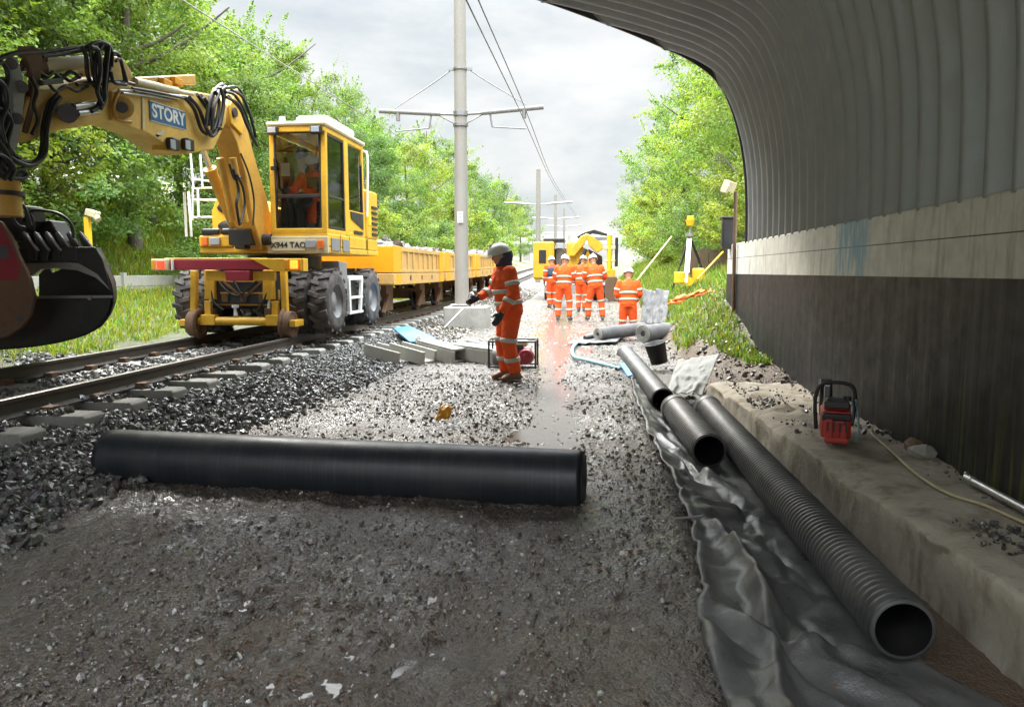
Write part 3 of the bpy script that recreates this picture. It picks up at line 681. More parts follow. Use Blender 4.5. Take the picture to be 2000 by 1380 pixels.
lt = [('syc1', -13.2, 9.5, 1.05, 'yellow-green tree at the left edge above the boom of the excavator'),
 ('ash2', -16.5, 12.5, 1.15, 'tall pale tree behind the first hose loops of the boom'),
 ('ash1', -14.6, 16.2, 1.12, 'big mid-green tree above the blue sign on the boom'),
 ('syc1', -18.5, 17.0, 1.2, 'broad yellow-green tree high on the left bank behind the excavator boom'),
 ('ash2', -12.9, 20.0, .92, 'loose leafy tree directly behind the cab roof'),
 ('wil1', -14.5, 23.5, 1.3, 'feathery tree with thin shoots against the sky left of the mast'),
 ('ash1', -11.9, 25.0, .74, 'bushy green tree just right of the excavator cab'),
 ('oak1', -12.0, 30.0, .78, 'dark green tree behind the first wagon'),
 ('ash1', -13.8, 29.0, .95, 'tall green tree rising behind the dark one left of the mast'),
 ('oak1', -11.2, 36.0, .86, 'dark rounded tree seen directly behind the mast'),
 ('wil1', -12.2, 40.0, 1.05, 'pale feathery tree right of the mast above the second wagon'),
 ('syc1', -11.0, 45.0, .95, 'yellowish tree above the third wagon'),
 ('ash1', -11.5, 52.0, 1.0, 'green tree above the helmet of the nearest worker'),
 ('ash2', -10.6, 59.0, .95, 'light tree left of the second mast'),
 ('oak1', -11.0, 67.0, 1.0, 'dark far tree just left of the second mast'),
 ('ash1', -10.2, 77.0, .95, 'far tree seen behind the second mast'),
 ('syc1', -10.6, 90.0, .95, 'farthest bright tree on the left bank'),
 ('ash1', -10.0, 104.0, .9, 'farthest dull green tree on the left bank'),
 ('ash2', -20.5, 24.0, 1.15, 'pale tree at the back of the left bank, top cut by the frame'),
 ('oak1', -17.5, 38.0, .95, 'dark tree at the back of the left bank behind the feathery one'),
 ('ash1', -16.5, 50.0, 1.05, 'mid-green tree in the back row over the wagons'),
 ('ash2', -12.6, 13.2, .9, 'pale leafy tree straight above the grab hoses'), ('wil1', -15.8, 20.5, 1.35, 'feathery tree reaching the top of the frame right of the boom'), ('ash1', -18.5, 21.5, 1.3, 'mid-green tree in the second row above the cab'), ('syc1', -15.2, 26.5, 1.0, 'yellow-green tree in the second row left of the mast'), ('ash2', -14.2, 34.5, .9, 'pale tree in the second row behind the mast'),
 ('oak1', -19.5, 14.5, 1.0, 'dark tree at the back behind the bright shrubs left of the sign'), ('oak1', -22.0, 19.0, 1.1, 'dark tree deep in the wood behind the arm of the excavator'),
 ('ash1', -21.0, 11.5, 1.25, 'tall tree at the back in the top left corner')]
for k, X, Y, s, lb in lt: plant(k, X, Y, s*(.88 if Y >= 22.5 else 1), lb, 'tree', GL)
rt = [('ash2', 5.2, 17.5, .72, 'light green tree beside the end of the arch, tips against the sky'),
 ('wil1', 4.6, 20.5, .98, 'feathery tree right of the survey tripod'),
 ('syc1', 5.6, 24.5, .82, 'yellow-green tree behind the survey tripod'),
 ('ash2', 4.9, 29.5, .78, 'pale tree on the right bank left of the tripod head'),
 ('ash1', 6.4, 34.0, .86, 'mid-green tree on the right bank behind the pale one'),
 ('wil1', 4.4, 38.0, .98, 'narrow tree with a pointed top over the distant excavator arm'),
 ('syc1', 5.6, 45.0, .8, 'yellowish tree on the right bank beyond the distant excavator'),
 ('ash1', 4.8, 54.0, .7, 'green tree halfway down the right bank'),
 ('oak1', 5.0, 65.0, .62, 'small dark tree far along the right bank'),
 ('ash1', 5.0, 80.0, .55, 'low far tree where the right bank meets the sky'),
 ('ash2', 5.2, 98.0, .5, 'farthest low tree on the right bank'),
 ('ash1', 8.5, 21.0, .95, 'tree at the back of the right bank against the arch')]
for k, X, Y, s, lb in rt: plant(k, X, Y, s, lb, 'tree', GR)
sh = [('shr2', -16.5, 14.6, 1.3, 'shaded shrub high on the slope between the post and the sign'), ('shr2', -17.0, 17.5, 1.5, 'shaded shrub high on the slope above the handrails'), ('shr1', -15.6, 12.0, 1.3, 'pale shrub high on the slope beside the hoses'),
 ('shr1', -12.6, 12.3, 1.0, 'light shrub on the grass slope left of the yellow post'), ('shr3', -12.9, 14.6, 1.15, 'bright shrub on the slope right of the yellow post'), ('shr2', -12.4, 16.4, 1.2, 'dark-shaded shrub behind the white handrails'),
 ('shr1', -13.8, 17.8, 1.5, 'large shrub under the blue sign'), ('shr3', -14.4, 13.6, 1.35, 'tall bright shrub above the grab'), ('shr2', -13.8, 10.8, 1.2, 'green shrub behind the hoses at the left edge'),
 ('shr2', -9.9, 19.5, .9, 'low bush behind the excavator hood'), ('shr1', -9.6, 23.0, 1.0, 'bush at the front end of the first wagon'), ('shr2', -9.5, 26.5, .95, 'bush behind the rubble in the first wagon'), ('shr3', -9.4, 30.5, 1.0, 'bright bush behind the second wagon'),
 ('shr1', -9.2, 35.0, 1.05, 'bush behind the third wagon'), ('shr2', -9.0, 40.0, 1.1, 'bush past the last wagon'), ('shr3', -8.8, 46.0, 1.2, 'bright bush beside the far curve of the track'), ('shr1', -8.9, 54.0, 1.4, 'far bush left of the track'),
 ('shr1', 4.0, 15.4, .62, 'small bush on the right bank against the wall end'), ('shr3', 3.6, 18.6, .6, 'bush behind the tripod legs'), ('shr2', 3.4, 22.5, .62, 'bush left of the tripod on the bank'), ('shr1', 3.3, 27.0, .72, 'bush behind the worker standing in the trench'),
 ('shr3', 3.1, 32.0, .85, 'bright bush right of the distant excavator'), ('shr2', 3.6, 40.0, 1.0, 'bush beyond the distant excavator'), ('shr1', 3.8, 48.0, 1.1, 'far bush on the right bank')]
for k, X, Y, s, lb in sh: plant(k, X, Y, s, lb, 'shrub', GS)

def grass_patch(name, X, Y, h, base, label):
    n = len(X); z = tz(X, Y)-.02; a = rng.random(n)*6.28; w_ = rng.uniform(.006, .014, n)*np.maximum(1, h/.2); lean = rng.normal(0, .35, (n, 2))*h[:, None]
    C = np.stack([X, Y, z], -1); dx = np.stack([np.cos(a)*w_, np.sin(a)*w_, 0*a], -1); tip = C+np.stack([lean[:, 0], lean[:, 1], h], -1); mid = C+np.stack([lean[:, 0]*.3, lean[:, 1]*.3, h*.6], -1)
    V = np.stack([C-dx, C+dx, mid+dx*.8, tip, mid-dx*.8], 1).reshape(-1, 3); i = np.arange(n)[:, None]*5
    Fq = np.concatenate([i+np.array([0, 1, 2, 4])]); tri = i+np.array([4, 2, 3, 3])
    T = np.array(base)[None]*np.exp(rng.normal(0, .32, (n, 1)))*(1+np.stack([rng.normal(.12, .3, n), 0*a, 0*a], -1)); 
    me_f = np.concatenate([i+np.array([0, 1, 2]), i+np.array([0, 2, 4]), i+np.array([4, 2, 3])])
    o = np_mesh(name, V, me_f, M['grass'], False, {'tint': np.clip(np.repeat(T, 5, 0), .004, .5)}); return tag(o, label, 'grass', kind='stuff')
n = 110000; Y = 6+34*rng.random(n)**1.25; X = -7.7-rng.random(n)**1.1*9; k = (fbm(X*.8, Y*.8, 61, 3)*.6-X > 8.0) & ~((X < -10.95) & (X > -11.45)); X, Y = X[k], Y[k]
grass_patch('grass', X, Y, rng.uniform(.08, .3, len(X))*np.interp(-X, [8, 11, 14], [.55, .9, 1.5]), (.2, .26, .035), 'long bright grass covering the left bank')
n = 75000; Y = 9.6+34*rng.random(n)**1.6; X = 1.45+rng.random(n)**1.2*6; k = (fbm(X*1.2, Y*1.2, 62, 3)*.5+X+np.minimum(0, (Y-11.0)*.4) > 1.5) & ~((X > 2.25) & (Y < 13.2)); X, Y = X[k], Y[k]
grass_patch('grass', X, Y, rng.uniform(.05, .2, len(X))*np.interp(Y, [9, 14, 20], [.7, 1, 1.5]), (.14, .2, .04), 'grass and weeds growing on the right bank past the wall')
# ---------------------------------------------------------------- things lying on the works
def ground_at(px, py, guess=0.0, it=12):
    z = guess
    for _ in range(it):
        p = P(px, py, Z=z); z = float(tz(p.x, p.y, False))
    return P(px, py, Z=z)
# big roll
a = P(1139, 938, Y=4.62); b = P(216, 890, Y=4.92); d = (b-a).normalized()
rt_ = empty('membrane_roll', a-Vector((0, 0, .19)), 'thick black roll of smooth membrane lying across the muddy ground', 'membrane roll')
mb = MB(); n = 40; L = (b-a).length
prof_ = [(.02, .012), (.175, .012), (.186, .0), (.193, .03), (.195, L*.3), (.1975, L*.31), (.194, L*.55), (.1955, L*.72), (.194, L-.04), (.188, L), (.17, L-.01), (.02, L-.01)]
pf = []
for (r0, h0), (r1, h1) in zip(prof_, prof_[1:]):
    k = max(1, int((h1-h0)/.04)) if h1 > h0 else 1
    pf += [(r0+(r1-r0)*i/k+random.uniform(-.0012, .0012)*(k > 1), h0+(h1-h0)*i/k) for i in range(k)]
pf.append(prof_[-1]); mb.lathe(pf, a, d, 56); mb.build('wound_sheet', M['roll'], rt_)
mb = MB(); x_ = d.orthogonal().normalized(); y_ = d.cross(x_)
mb.tube([a-d*.004+(x_*math.cos(t)+y_*math.sin(t))*(.03+.0145*t/2/math.pi*1.0) for t in np.linspace(0, 2*math.pi*10, 260)], .0035, 5, 1); mb.build('wound_edge', M['pipegrey'], rt_)
if False: mb = MB(); e = a+Vector((0, -.197, 0)); z_ = Vector((0, 0, 1))
0 and mb.prism([a-d*.002+Vector((.0, -.05, .19)), a+d*L*.995+Vector((0, -.05, .19)), a+d*L*.995+Vector((0, -.08, .186)), a-d*.002+Vector((0, -.08, .186))], (0, -.001, .004))

# corrugated pipes
def pipe(a, b, r, label, mat, ribs=.045, cup=True):
    a, b = Vector(a), Vector(b); d = (b-a).normalized(); L = (b-a).length
    root = empty('drainage_pipe', a-Vector((0, 0, r)), label, 'pipe', 'black drainage pipes in the trench')
    pf = [(r*.85, .0), (r*.965, .0), (r*.985, .012)]; h = .03
    while h < L-.03:
        pf += [(r*.935, h), (r*.935, h+ribs*.3), (r, h+ribs*.45), (r, h+ribs*.88)]; h += ribs
    pf += [(r*.97, L), (r*.84, L), (r*.82, L-.25)]
    MB().lathe(pf, a, d, 44).build('ribbed_wall', mat, root)
    MB().lathe([(r*.85, .002), (r*.82, .2), (r*.82, L*.4), (.001, L*.42)], a, d, 32).build('dark_bore', M['hose'], root)  # black inner wall, closed partway, puts the pipe's inner shade into colour
    if cup: MB().lathe([(r*.99, L-.16), (r*1.07, L-.15), (r*1.07, L-.02), (r*1.0, L), (r*.85, L)], a, d, 40).build('coupler', M['pipegrey'], root)
    return root
z1 = P(1765, 1230, Y=2.95); z2 = P(1381, 795, Y=7.9)
pipe(z1, z2, .128, 'long ribbed black drainage pipe against the plinth, its open end nearest', M['pipegrey'])
pipe(P(1385, 880, Y=5.95), P(1318, 797, Y=7.75), .14, 'short ribbed drainage pipe lying left of the long one', M['pipegrey'], .06)
pipe(P(1295, 781, Y=8.35), P(1221, 690, Y=12.6), .137, 'grey drainage pipe farthest up the trench with a dark open end', M['pipegrey'], .05)

# wet geotextile lining the trench
def membrane():
    ys_ = np.arange(1.55, 9.6, .022); us = np.linspace(0, 1, 84); U, Yg = np.meshgrid(us, ys_)
    left = np.interp(Yg, [1.5, 2.47, 2.75, 3.2, 3.6, 4.2, 4.9, 6.5, 9.2], [.40, .44, .44, .47, .55, .60, .57, .5, .5])+.03*fbm(Yg*2.2, Yg*0, 81, 3)
    right = np.interp(Yg, [1.5, 2.6, 3.0, 5, 9.5], [1.68, 1.6, 1.36, 1.3, .98]); X = left+(right-left)*U
    Z = tz(X, Yg, False)+.022
    s = U*(1-U)*4; fade = np.interp(Yg, [1.5, 4.6, 6.2, 9.5], [1, 1, .55, .35])
    wx = .35*fbm(X*2, Yg*1.6, 77, 2); wy = .5*fbm(X*2, Yg*1.6, 78, 2)
    cr_ = 0
    for k_, (ax, ay, am) in enumerate(((3.1, .5, .075), (1.6, -1.3, .07), (2.4, 1.7, .04), (-4.6, 1.1, .03), (1.2, 3.4, .028), (6.5, 2.3, .014), (-3, 5.5, .012))):
        t_ = (X+wx)*ax+(Yg+wy)*ay+.37*k_; cr_ = cr_+am*(np.abs(2*(t_-np.floor(t_+.5)))-.5)*(.45+.9*np.clip(.5+1.4*vnoise(X*1.1+k_*3, Yg*.7, 90+k_), 0, 1))
    s = U*(1-U)*4; fade = np.interp(Yg, [1.5, 4.6, 6.2, 9.5], [1, 1, .55, .35]); edge = np.exp(-((U-.02)/.05)**2)
    Z += fade*((cr_+.06)*np.clip(s+.35, 0, 1)*(1-.85*sstep(.5, .75, U)))+.006*fbm(X*9, Yg*9, 84, 2)*fade+edge*(.035+.04*fbm(Yg*3, Yg*0, 85, 2))
    # one long raised fold running down the sheet
    fx = np.interp(Yg, [1.5, 2.4, 3, 3.6, 4.2], [.62, .64, .74, .80, .72]); Z += .11*np.exp(-(np.abs(X-fx)/.05)**1.3)*(1-sstep(3.9, 4.5, Yg))*(.6+1.2*np.abs(fbm(Yg*1.7, Yg*0, 86, 2)))
    fy = 2.95+.25*(X-.9); Z += .07*np.exp(-(np.abs(Yg-fy)/.045)**1.4)*sstep(.75, .85, X)*(1-sstep(1.05, 1.2, X))
    X = X+.03*fbm(Yg*5, U*4, 87, 2)*(1-U)
    # keep it under the pipes
    for (pa, pb, r) in ((z1, z2, .128), (P(1385, 880, Y=5.95), P(1318, 797, Y=7.75), .14), (P(1295, 781, Y=8.35), P(1221, 690, Y=12.6), .137)):
        t = np.clip((Yg-pa.y)/(pb.y-pa.y), -.06, 1); cx = pa.x+(pb.x-pa.x)*t; cz = pa.z+(pb.z-pa.z)*t; dx = np.abs(X-cx)
        low = np.where(dx < r*1.25, cz-np.sqrt(np.clip(r*r-dx*dx*.64, 0, 1))-.006, 9); inside = (Yg > pa.y-.3) & (Yg < pb.y)
        Z = np.where(inside, np.minimum(Z, np.maximum(low, tz(X, Yg, False)-.05)), Z)
    o = np_mesh('geotextile_sheet', np.stack([X, Yg, Z], -1).reshape(-1, 3), grid_faces(*U.shape), M['membrane'])
    m = o.modifiers.new('sheet', 'SOLIDIFY'); m.thickness = .004
    tag(o, 'wet crumpled grey geotextile sheet lining the pipe trench', 'geotextile')
membrane()
mb = MB(); q = P(1352, 1016, Z=.03); mb.tube([q+Vector((-.1, .0, .005)), q+Vector((.06, .03, .02))], .008, 6, 1); tag(mb.build('steel_pin', M['steel'], None, loc=q), 'short steel pin sticking out at the edge of the geotextile', 'pin')

# white sheet at the end of the plinth
def drape(name, px_poly, Xs, mat, label, cat): pass
def patch(name, corners, nu, nv, amp, mat, label, cat, seed=90, thick=.004):
    """crumpled sheet spanning four world corners (bilinear) """
    c = [np.array(q) for q in corners]; u, v = np.meshgrid(np.linspace(0, 1, nu), np.linspace(0, 1, nv)); u = u[..., None]; v = v[..., None]
    p = c[0]*(1-u)*(1-v)+c[1]*u*(1-v)+c[2]*u*v+c[3]*(1-u)*v; nn = np.cross(c[1]-c[0], c[3]-c[0]); nn /= np.linalg.norm(nn)
    f = fbm(u[..., 0]*3.2, v[..., 0]*3.2, seed, 3); r = np.clip(1-np.abs(f)*4, 0, 1)
    p = p+nn*(amp*(f+.8*r*r))[..., None]+np.stack([amp*fbm(u[..., 0]*4, v[..., 0]*4, seed+1, 2)]*3, -1)
    ctr = Vector(sum(c)/4); o = np_mesh(name, p.reshape(-1, 3)-np.array(ctr), grid_faces(nv, nu), mat); o.location = ctr
    m = o.modifiers.new('sheet', 'SOLIDIFY'); m.thickness = thick; tag(o, label, cat); return o
patch('plastic_sheet', [P(1303, 765, Y=8.75), P(1372, 770, Y=8.66), P(1405, 692, Y=9.3), P(1322, 706, Y=9.6)], 30, 30, .03, M['sheetwhite'], 'dirty white plastic sheet folded over the far end of the plinth', 'plastic sheet', 91)
patch('plastic_sheet', [P(1240, 800, Z=.05), P(1285, 835, Z=-.02), P(1262, 770, Z=-.02), P(1232, 765, Z=.06)], 16, 16, .02, M['sheetgrey'], 'pale scrap of sheet beside the grey pipe at the trench lip', 'plastic sheet', 95)

# cut-off saw on the plinth
q = P(1632, 866, Z=.225); S = Vector((q.x, q.y, .225))
sw = empty('cutoff_saw', S, 'red and black petrol cut-off saw standing on the concrete plinth', 'saw', rz=R(-14))
def sl_(v): return rootmat(sw) @ Vector(v)
def loc_build(mb, name, mat, bev=0, **k):
    T = rootmat(sw); mb.v = [T @ v for v in mb.v]; return mb.build(name, mat, sw, bev, **k)
mb = MB(); mb.box((0, .17, .13), (.2, .3, .2)).box((-.01, .06, .1), (.15, .14, .14)).box((.0, .2, .24), (.17, .22, .05)); loc_build(mb, 'engine_body', M['saw_red'], .02)
mb = MB(); mb.box((-.05, -.015, .1), (.055, .05, .16)).box((.045, -.01, .085), (.05, .06, .13)).box((0, -.02, .03), (.16, .06, .04)); loc_build(mb, 'starter_housing', M['saw_red'], .012)
mb = MB(); mb.box((0, .02, .2), (.19, .08, .035)).box((0, -.004, .185), (.2, .03, .03)); loc_build(mb, 'rear_grip', M['blackmetal'], .01)
mb = MB(); mb.box((0, .1, .275), (.17, .16, .05)).box((0, .12, .3), (.14, .12, .02)); loc_build(mb, 'filter_cover', M['darksteel'], .015)
mb = MB(); mb.box((.005, .035, .277), (.07, .006, .028)); loc_build(mb, 'label_plate', M['white'])
for k_ in range(4): mb = MB(); mb.box((-.06+.04*k_, -.052, .13), (.012, .006, .07)); loc_build(mb, 'vent', M['blackmetal'])
mb = MB(); mb.cyl((.07, .1, .3), (.07, .1, .33), .028, n=14); loc_build(mb, 'filler_cap', M['blackmetal'])
mb = MB(); mb.box((.105, .2, .2), (.03, .16, .14)); loc_build(mb, 'exhaust', M['steel'], .012)
mb = MB(); mb.box((-.06, .22, .33), (.04, .05, .14), (.2, 0, 0)); loc_build(mb, 'front_stay', M['steel'], .006)
mb = MB(); mb.tube([(-.125, .2, .06), (-.14, .2, .25), (-.12, .2, .37), (-.06, .2, .41), (.06, .2, .41), (.12, .2, .37), (.13, .2, .24), (.115, .2, .1)], .014, 10, 5); loc_build(mb, 'wrap_handle', M['hose'])
mb = MB(); mb.box((-.035, .42, .22), (.05, .4, .09), (R(14), 0, 0)); loc_build(mb, 'cutting_arm', M['steel'], .01)
mb = MB(); mb.cyl((-.06, .58, .2), (-.055, .58, .2), .165, n=40); loc_build(mb, 'cutting_disc', M['darksteel'])
mb = MB(); pr = [(.19*math.cos(t), .19*math.sin(t)) for t in np.linspace(R(25), R(205), 20)]; mb.prism([(-.1, .58+u, .2+v) for u, v in pr], (.09, 0, 0)); loc_build(mb, 'disc_guard', M['blackmetal'], .01)
mb = MB(); mb.tube([(.13, .15, .3), (.15, .2, .2), (.16, .1, .06), (.13, .02, .03)], .007, 6, 4); loc_build(mb, 'water_hose', M['tealhose'])
# hose and silver pipe on the plinth, broken bits at the foot of the wall
mb = MB(); mb.tube([P(x, y, Z=.225) for x, y in ((1700, 838), (1706, 850), (1740, 880), (1790, 925), (1850, 962), (1920, 985), (2000, 1020), (2060, 1045))], .0085, 7, 5); tag(mb.build('hose', M['cord'], None, loc=P(1740, 880, Z=.225)), 'thin cream hose trailing along the plinth from the saw', 'hose')
mb = MB(); q0, q1 = P(1892, 935, Z=.25), P(2060, 1025, Z=.25); mb.cyl(q0, q1, .022, n=14).cyl(q0-(q1-q0).normalized()*.02, q0+(q1-q0).normalized()*.05, .027, n=14); tag(mb.build('metal_pipe', M['silver'], None, loc=q0), 'silver metal pipe lying at the foot of the black wall', 'pipe')
for (x, y), sz_, lb in (((1805, 890), (.1, .08, .05), 'pale broken stone at the foot of the black wall behind the hose'), ((1783, 880), (.05, .1, .06), 'rust brown lump beside the pale stone on the plinth')):
    q = P(x, y, Z=.22); mb = MB(); mb.ell(q+Vector((0, 0, sz_[2]*.5)), sz_, 7, 5); mb.v = [v+Vector((random.uniform(-.015, .015), random.uniform(-.015, .015), random.uniform(-.01, .01))) for v in mb.v]; mb.sm = [False]*len(mb.sm)
    tag(mb.build('stone', M['concrete' if sz_[0] > .06 else 'rust'], None, loc=q), lb, 'stone')

# cable troughs
def trough(c, ang, tilt, label, L=1.0, lid=False, roll=0):
    root = empty('cable_trough', c, label, 'cable trough', 'concrete cable troughs by the track', rot=(R(roll), R(tilt), R(ang))); T = rootmat(root)
    mb = MB(); w_, h_, t_ = .34, .2, .05
    pr = [(-w_/2, 0), (w_/2, 0), (w_/2, h_), (w_/2-t_, h_), (w_/2-t_-.01, t_), (-w_/2+t_+.01, t_), (-w_/2+t_, h_), (-w_/2, h_)]
    mb.prism([(-L/2, u, v) for u, v in pr], (L, 0, 0)); 
    if lid: mb.box((0, 0, h_+.02), (L*.98, w_*.95, .035))
    mb.v = [T @ v for v in mb.v]; mb.build('channel', M['concrete'], root, .006); return root
def tr(p0, p1, label, zr_=.0, **k):
    a, b = Vector(p0), Vector(p1); d = b-a; c = (a+b)/2
    trough(c, math.degrees(math.atan2(d.y, d.x)), -math.degrees(math.atan2(d.z, math.hypot(d.x, d.y))), label, d.length, **k)
def gp(x, y, dz=0): q = ground_at(x, y, .1); return q+Vector((0, 0, dz))
tr(P(722, 694, Z=.16), P(788, 712, Z=.05), 'open grey concrete trough, leftmost in the row by the track')
tr(P(772, 692, Z=.16), P(838, 711, Z=.05), 'concrete trough second from the left, partly under the blue board')
tr(P(826, 690, Z=.14), P(898, 710, Z=.04), 'long closed concrete trough in the middle of the row', lid=True)
tr(P(892, 698, Z=.09), P(985, 712, Z=.05), 'concrete trough nearest the worker, pointing at the pump', lid=True)
c0 = [P(768, 640, Z=.34), P(800, 636, Z=.38), P(852, 660, Z=.3), P(800, 666, Z=.28)]
mb = MB(); mb.prism(c0, (0, 0, -.03)); tag(mb.build('plastic_board', M['blueplastic'], None, .006, loc=c0[0]), 'bright blue plastic board lying on top of the concrete troughs', 'board')
q = P(817, 664, Z=.3); mb = MB(); mb.box(q, (.1, .06, .1), (0, .1, .3)).box(q+Vector((0, 0, .06)), (.07, .05, .03)); tag(mb.build('plastic_bag', M['whiteplastic'], None, .02, loc=q), 'small white plastic bag on the end of the blue board', 'bag')

# pump in a tubular frame behind the worker
q = P(1003, 716, Z=.05); q.z = .05
pm = empty('water_pump', q, 'petrol pump in a black tubular frame behind the standing worker', 'pump')
mb = MB()
x0, x1, y0, y1, h = -.34, .34, -.2, .22, .4
for x in (x0, x1): mb.tube([q+Vector(p) for p in ((x, y0, 0), (x, y0, h-.05), (x, y0+.05, h), (x, y1-.05, h), (x, y1, h-.05), (x, y1, 0))], .015, 8, 4)
for y in (y0, y1):
    for z in (.02, h-.01): mb.cyl(q+Vector((x0, y, z)), q+Vector((x1, y, z)), .014, n=8)
mb.cyl(q+Vector((-.08, y0, 0)), q+Vector((-.08, y0, h)), .014, n=8); mb.build('frame', M['blackmetal'], pm)
mb = MB(); mb.box(q+Vector((.13, 0, .16)), (.26, .26, .22)).box(q+Vector((.05, 0, .3)), (.2, .22, .08)); mb.build('engine', M['darksteel'], pm, .02)
mb = MB(); mb.cyl(q+Vector((.2, -.14, .17)), q+Vector((.2, -.2, .17)), .12, .1, 22); mb.cyl(q+Vector((.2, -.2, .17)), q+Vector((.2, -.21, .17)), .05, .04, 16); mb.build('recoil_starter', M['red'], pm, .006)
mb = MB(); mb.box(q+Vector((.1, 0, .35)), (.22, .2, .08)); mb.build('fuel_tank', M['cream'], pm, .02)
mb = MB(); mb.cyl(q+Vector((-.3, 0, .15)), q+Vector((-.02, 0, .15)), .12, .13, 20); mb.cyl(q+Vector((-.2, 0, .25)), q+Vector((-.2, 0, .34)), .05, n=12); mb.build('pump_casing', M['grey'], pm, .01)
a, b = P(915, 674, Y=11.9), P(962, 690, Y=11.75); d = (b-a).normalized(); rt_ = empty('pipe_offcut', a-Vector((0, 0, .12)), 'short black pipe offcut lying left of the pump frame', 'pipe')
MB().lathe([(.07, .1), (.09, 0), (.125, 0), (.13, .02), (.13, .52), (.1, .54)], a, d, 28).build('wall', M['pipe'], rt_); MB().lathe([(.01, .14), (.09, .13), (.095, .05)], a, d, 20).build('core', M['blackmetal'], rt_)
# orange scrap on the mud
q = gp(864, 820); patch('plastic_scrap', [q+Vector((-.07, -.03, .01)), q+Vector((.08, -.02, .02)), q+Vector((.09, .06, .11)), q+Vector((-.02, .06, .14))], 10, 10, .02, M['orange'], 'small crumpled orange scrap of plastic on the wet mud', 'scrap', 97)

# objects beside the trench further on
def groll(a, b, r, label, mat='sheetgrey'):
    a, b = Vector(a), Vector(b); root = empty('geotextile_roll', a-Vector((0, 0, r)), label, 'geotextile roll', 'rolls of geotextile by the trench'); d = (b-a).normalized(); L = (b-a).length
    MB().lathe([(r*.3, .01), (r*.9, .0), (r, .02), (r*.97, L*.4), (r*1.02, L*.7), (r, L-.02), (r*.8, L)], a, d, 26).build('wound_sheet', M[mat], root)
    x_ = d.orthogonal().normalized(); y_ = d.cross(x_)
    MB().tube([a-d*.003+(x_*math.cos(t)+y_*math.sin(t))*(r*(.3+.66*t/(2*math.pi*5))) for t in np.linspace(0, 2*math.pi*5, 110)], .006, 5, 1).build('wound_edge', M['concrete'], root)
    MB().cyl(a-d*.004, a+d*.05, r*.28, n=14).build('core', M['blackmetal'], root)
groll(P(1256, 652, Y=13.9), P(1312, 646, Y=14.7), .17, 'thick grey geotextile roll with a dark core, end on by the trench')
groll(P(1168, 652, Y=14.4), P(1258, 641, Y=15.3), .13, 'flatter muddy geotextile roll in front of the worker standing in the trench')
patch('geotextile_offcut', [P(1105, 672, Z=.1), P(1205, 668, Z=.13), P(1225, 645, Z=.2), P(1150, 652, Z=.12)], 22, 14, .03, M['sheetgrey'], 'flat muddy offcut of geotextile on the ground by the rolls', 'geotextile', 99)
q = P(1288, 708, Z=.05); mb = MB(); mb.lathe([(.0, .0), (.13, .0), (.16, .3), (.165, .3), (.165, .32), (.15, .32), (.125, .05), (0, .04)], q, (-.25, -.1, .96), 20); tag(mb.build('bucket', M['hose'], None, loc=q), 'black plastic bucket in the trench beside the far pipe', 'bucket')
mb = MB(); mb.tube([P(x, y, Z=.12) for x, y in ((1128, 668), (1118, 680), (1122, 696), (1150, 704), (1190, 714), (1212, 720))], .028, 8, 5); tag(mb.build('hose', M['tealhose'], None, loc=P(1150, 704, Z=.1)), 'pale blue layflat hose snaking over the mud to the far pipe', 'hose')
mb = MB(); mb.prism([P(1208, 710, Z=.14), P(1220, 712, Z=.14), P(1236, 735, Z=.08), P(1226, 738, Z=.06)], (0, 0, .03)); tag(mb.build('plastic_strip', M['blueplastic'], None, .008, loc=P(1220, 715, Z=.1)), 'bright blue plastic strip beside the grey far pipe', 'strip')
mb = MB(); mb.tube([P(x, y, Y=yy) for x, y, yy in ((1142, 660, 14.6), (1165, 655, 14.8), (1195, 648, 15.2), (1225, 642, 15.6))], .05, 8, 5); tag(mb.build('hose', M['hose'], None, loc=P(1165, 655, Y=14.8)), 'black suction hose lying along the geotextile rolls', 'hose')
# sheets hanging over the edge of the bank
for i, (xa, xb, ya, lb) in enumerate(((1250, 1276, 16.2, 'grey sheet hanging down the bank edge, left of two'), (1274, 1302, 15.6, 'grey sheet hanging down the bank edge, right of two'))):
    q0, q1 = P(xa, 632, Y=ya), P(xb, 634, Y=ya-.3); t0, t1 = P(xa+8, 563, Y=ya+.5), P(xb+4, 568, Y=ya+.4)
    patch('hanging_sheet', [q0, q1, t1, t0], 26, 20, .035, M['sheetgrey'], lb, 'geotextile', 101+i)
# orange mesh, tripod, stakes
patch('barrier_mesh', [P(1304, 598, Y=15.2), P(1392, 572, Y=14.4), P(1388, 561, Y=14.5), P(1312, 584, Y=15.2)], 40, 8, .07, M['orangemesh'], 'crumpled strip of orange barrier mesh on the grassy bank', 'barrier mesh', 104)
tp = P(1346, 545, Y=17.4); apex = P(1347, 462, Y=17.4)
tri = empty('survey_tripod', tp, 'aluminium survey tripod with a yellow instrument on the right bank', 'tripod')
for x, y, yy in ((1314, 562, 17.2), (1381, 548, 17.9)):
    f_ = P(x, y, Y=yy); mb = MB(); mb.bar(apex, apex.lerp(f_, .55), .035, .05).bar(apex.lerp(f_, .5), f_, .02, .03); mb.build('leg', M['blackmetal'], tri)
f_ = P(1340, 552, Y=16.7); mb = MB(); mb.bar(apex, apex.lerp(f_, .8), .1, .06).bar(apex.lerp(f_, .75), f_, .05, .03); mb.build('leg', M['silver'], tri)
mb = MB(); mb.cyl(apex, apex+Vector((0, 0, .08)), .1, .1, 12).cyl(apex+Vector((0, 0, .08)), P(1348, 440, Y=17.4), .018, n=8); mb.build('head_plate', M['silver'], tri)
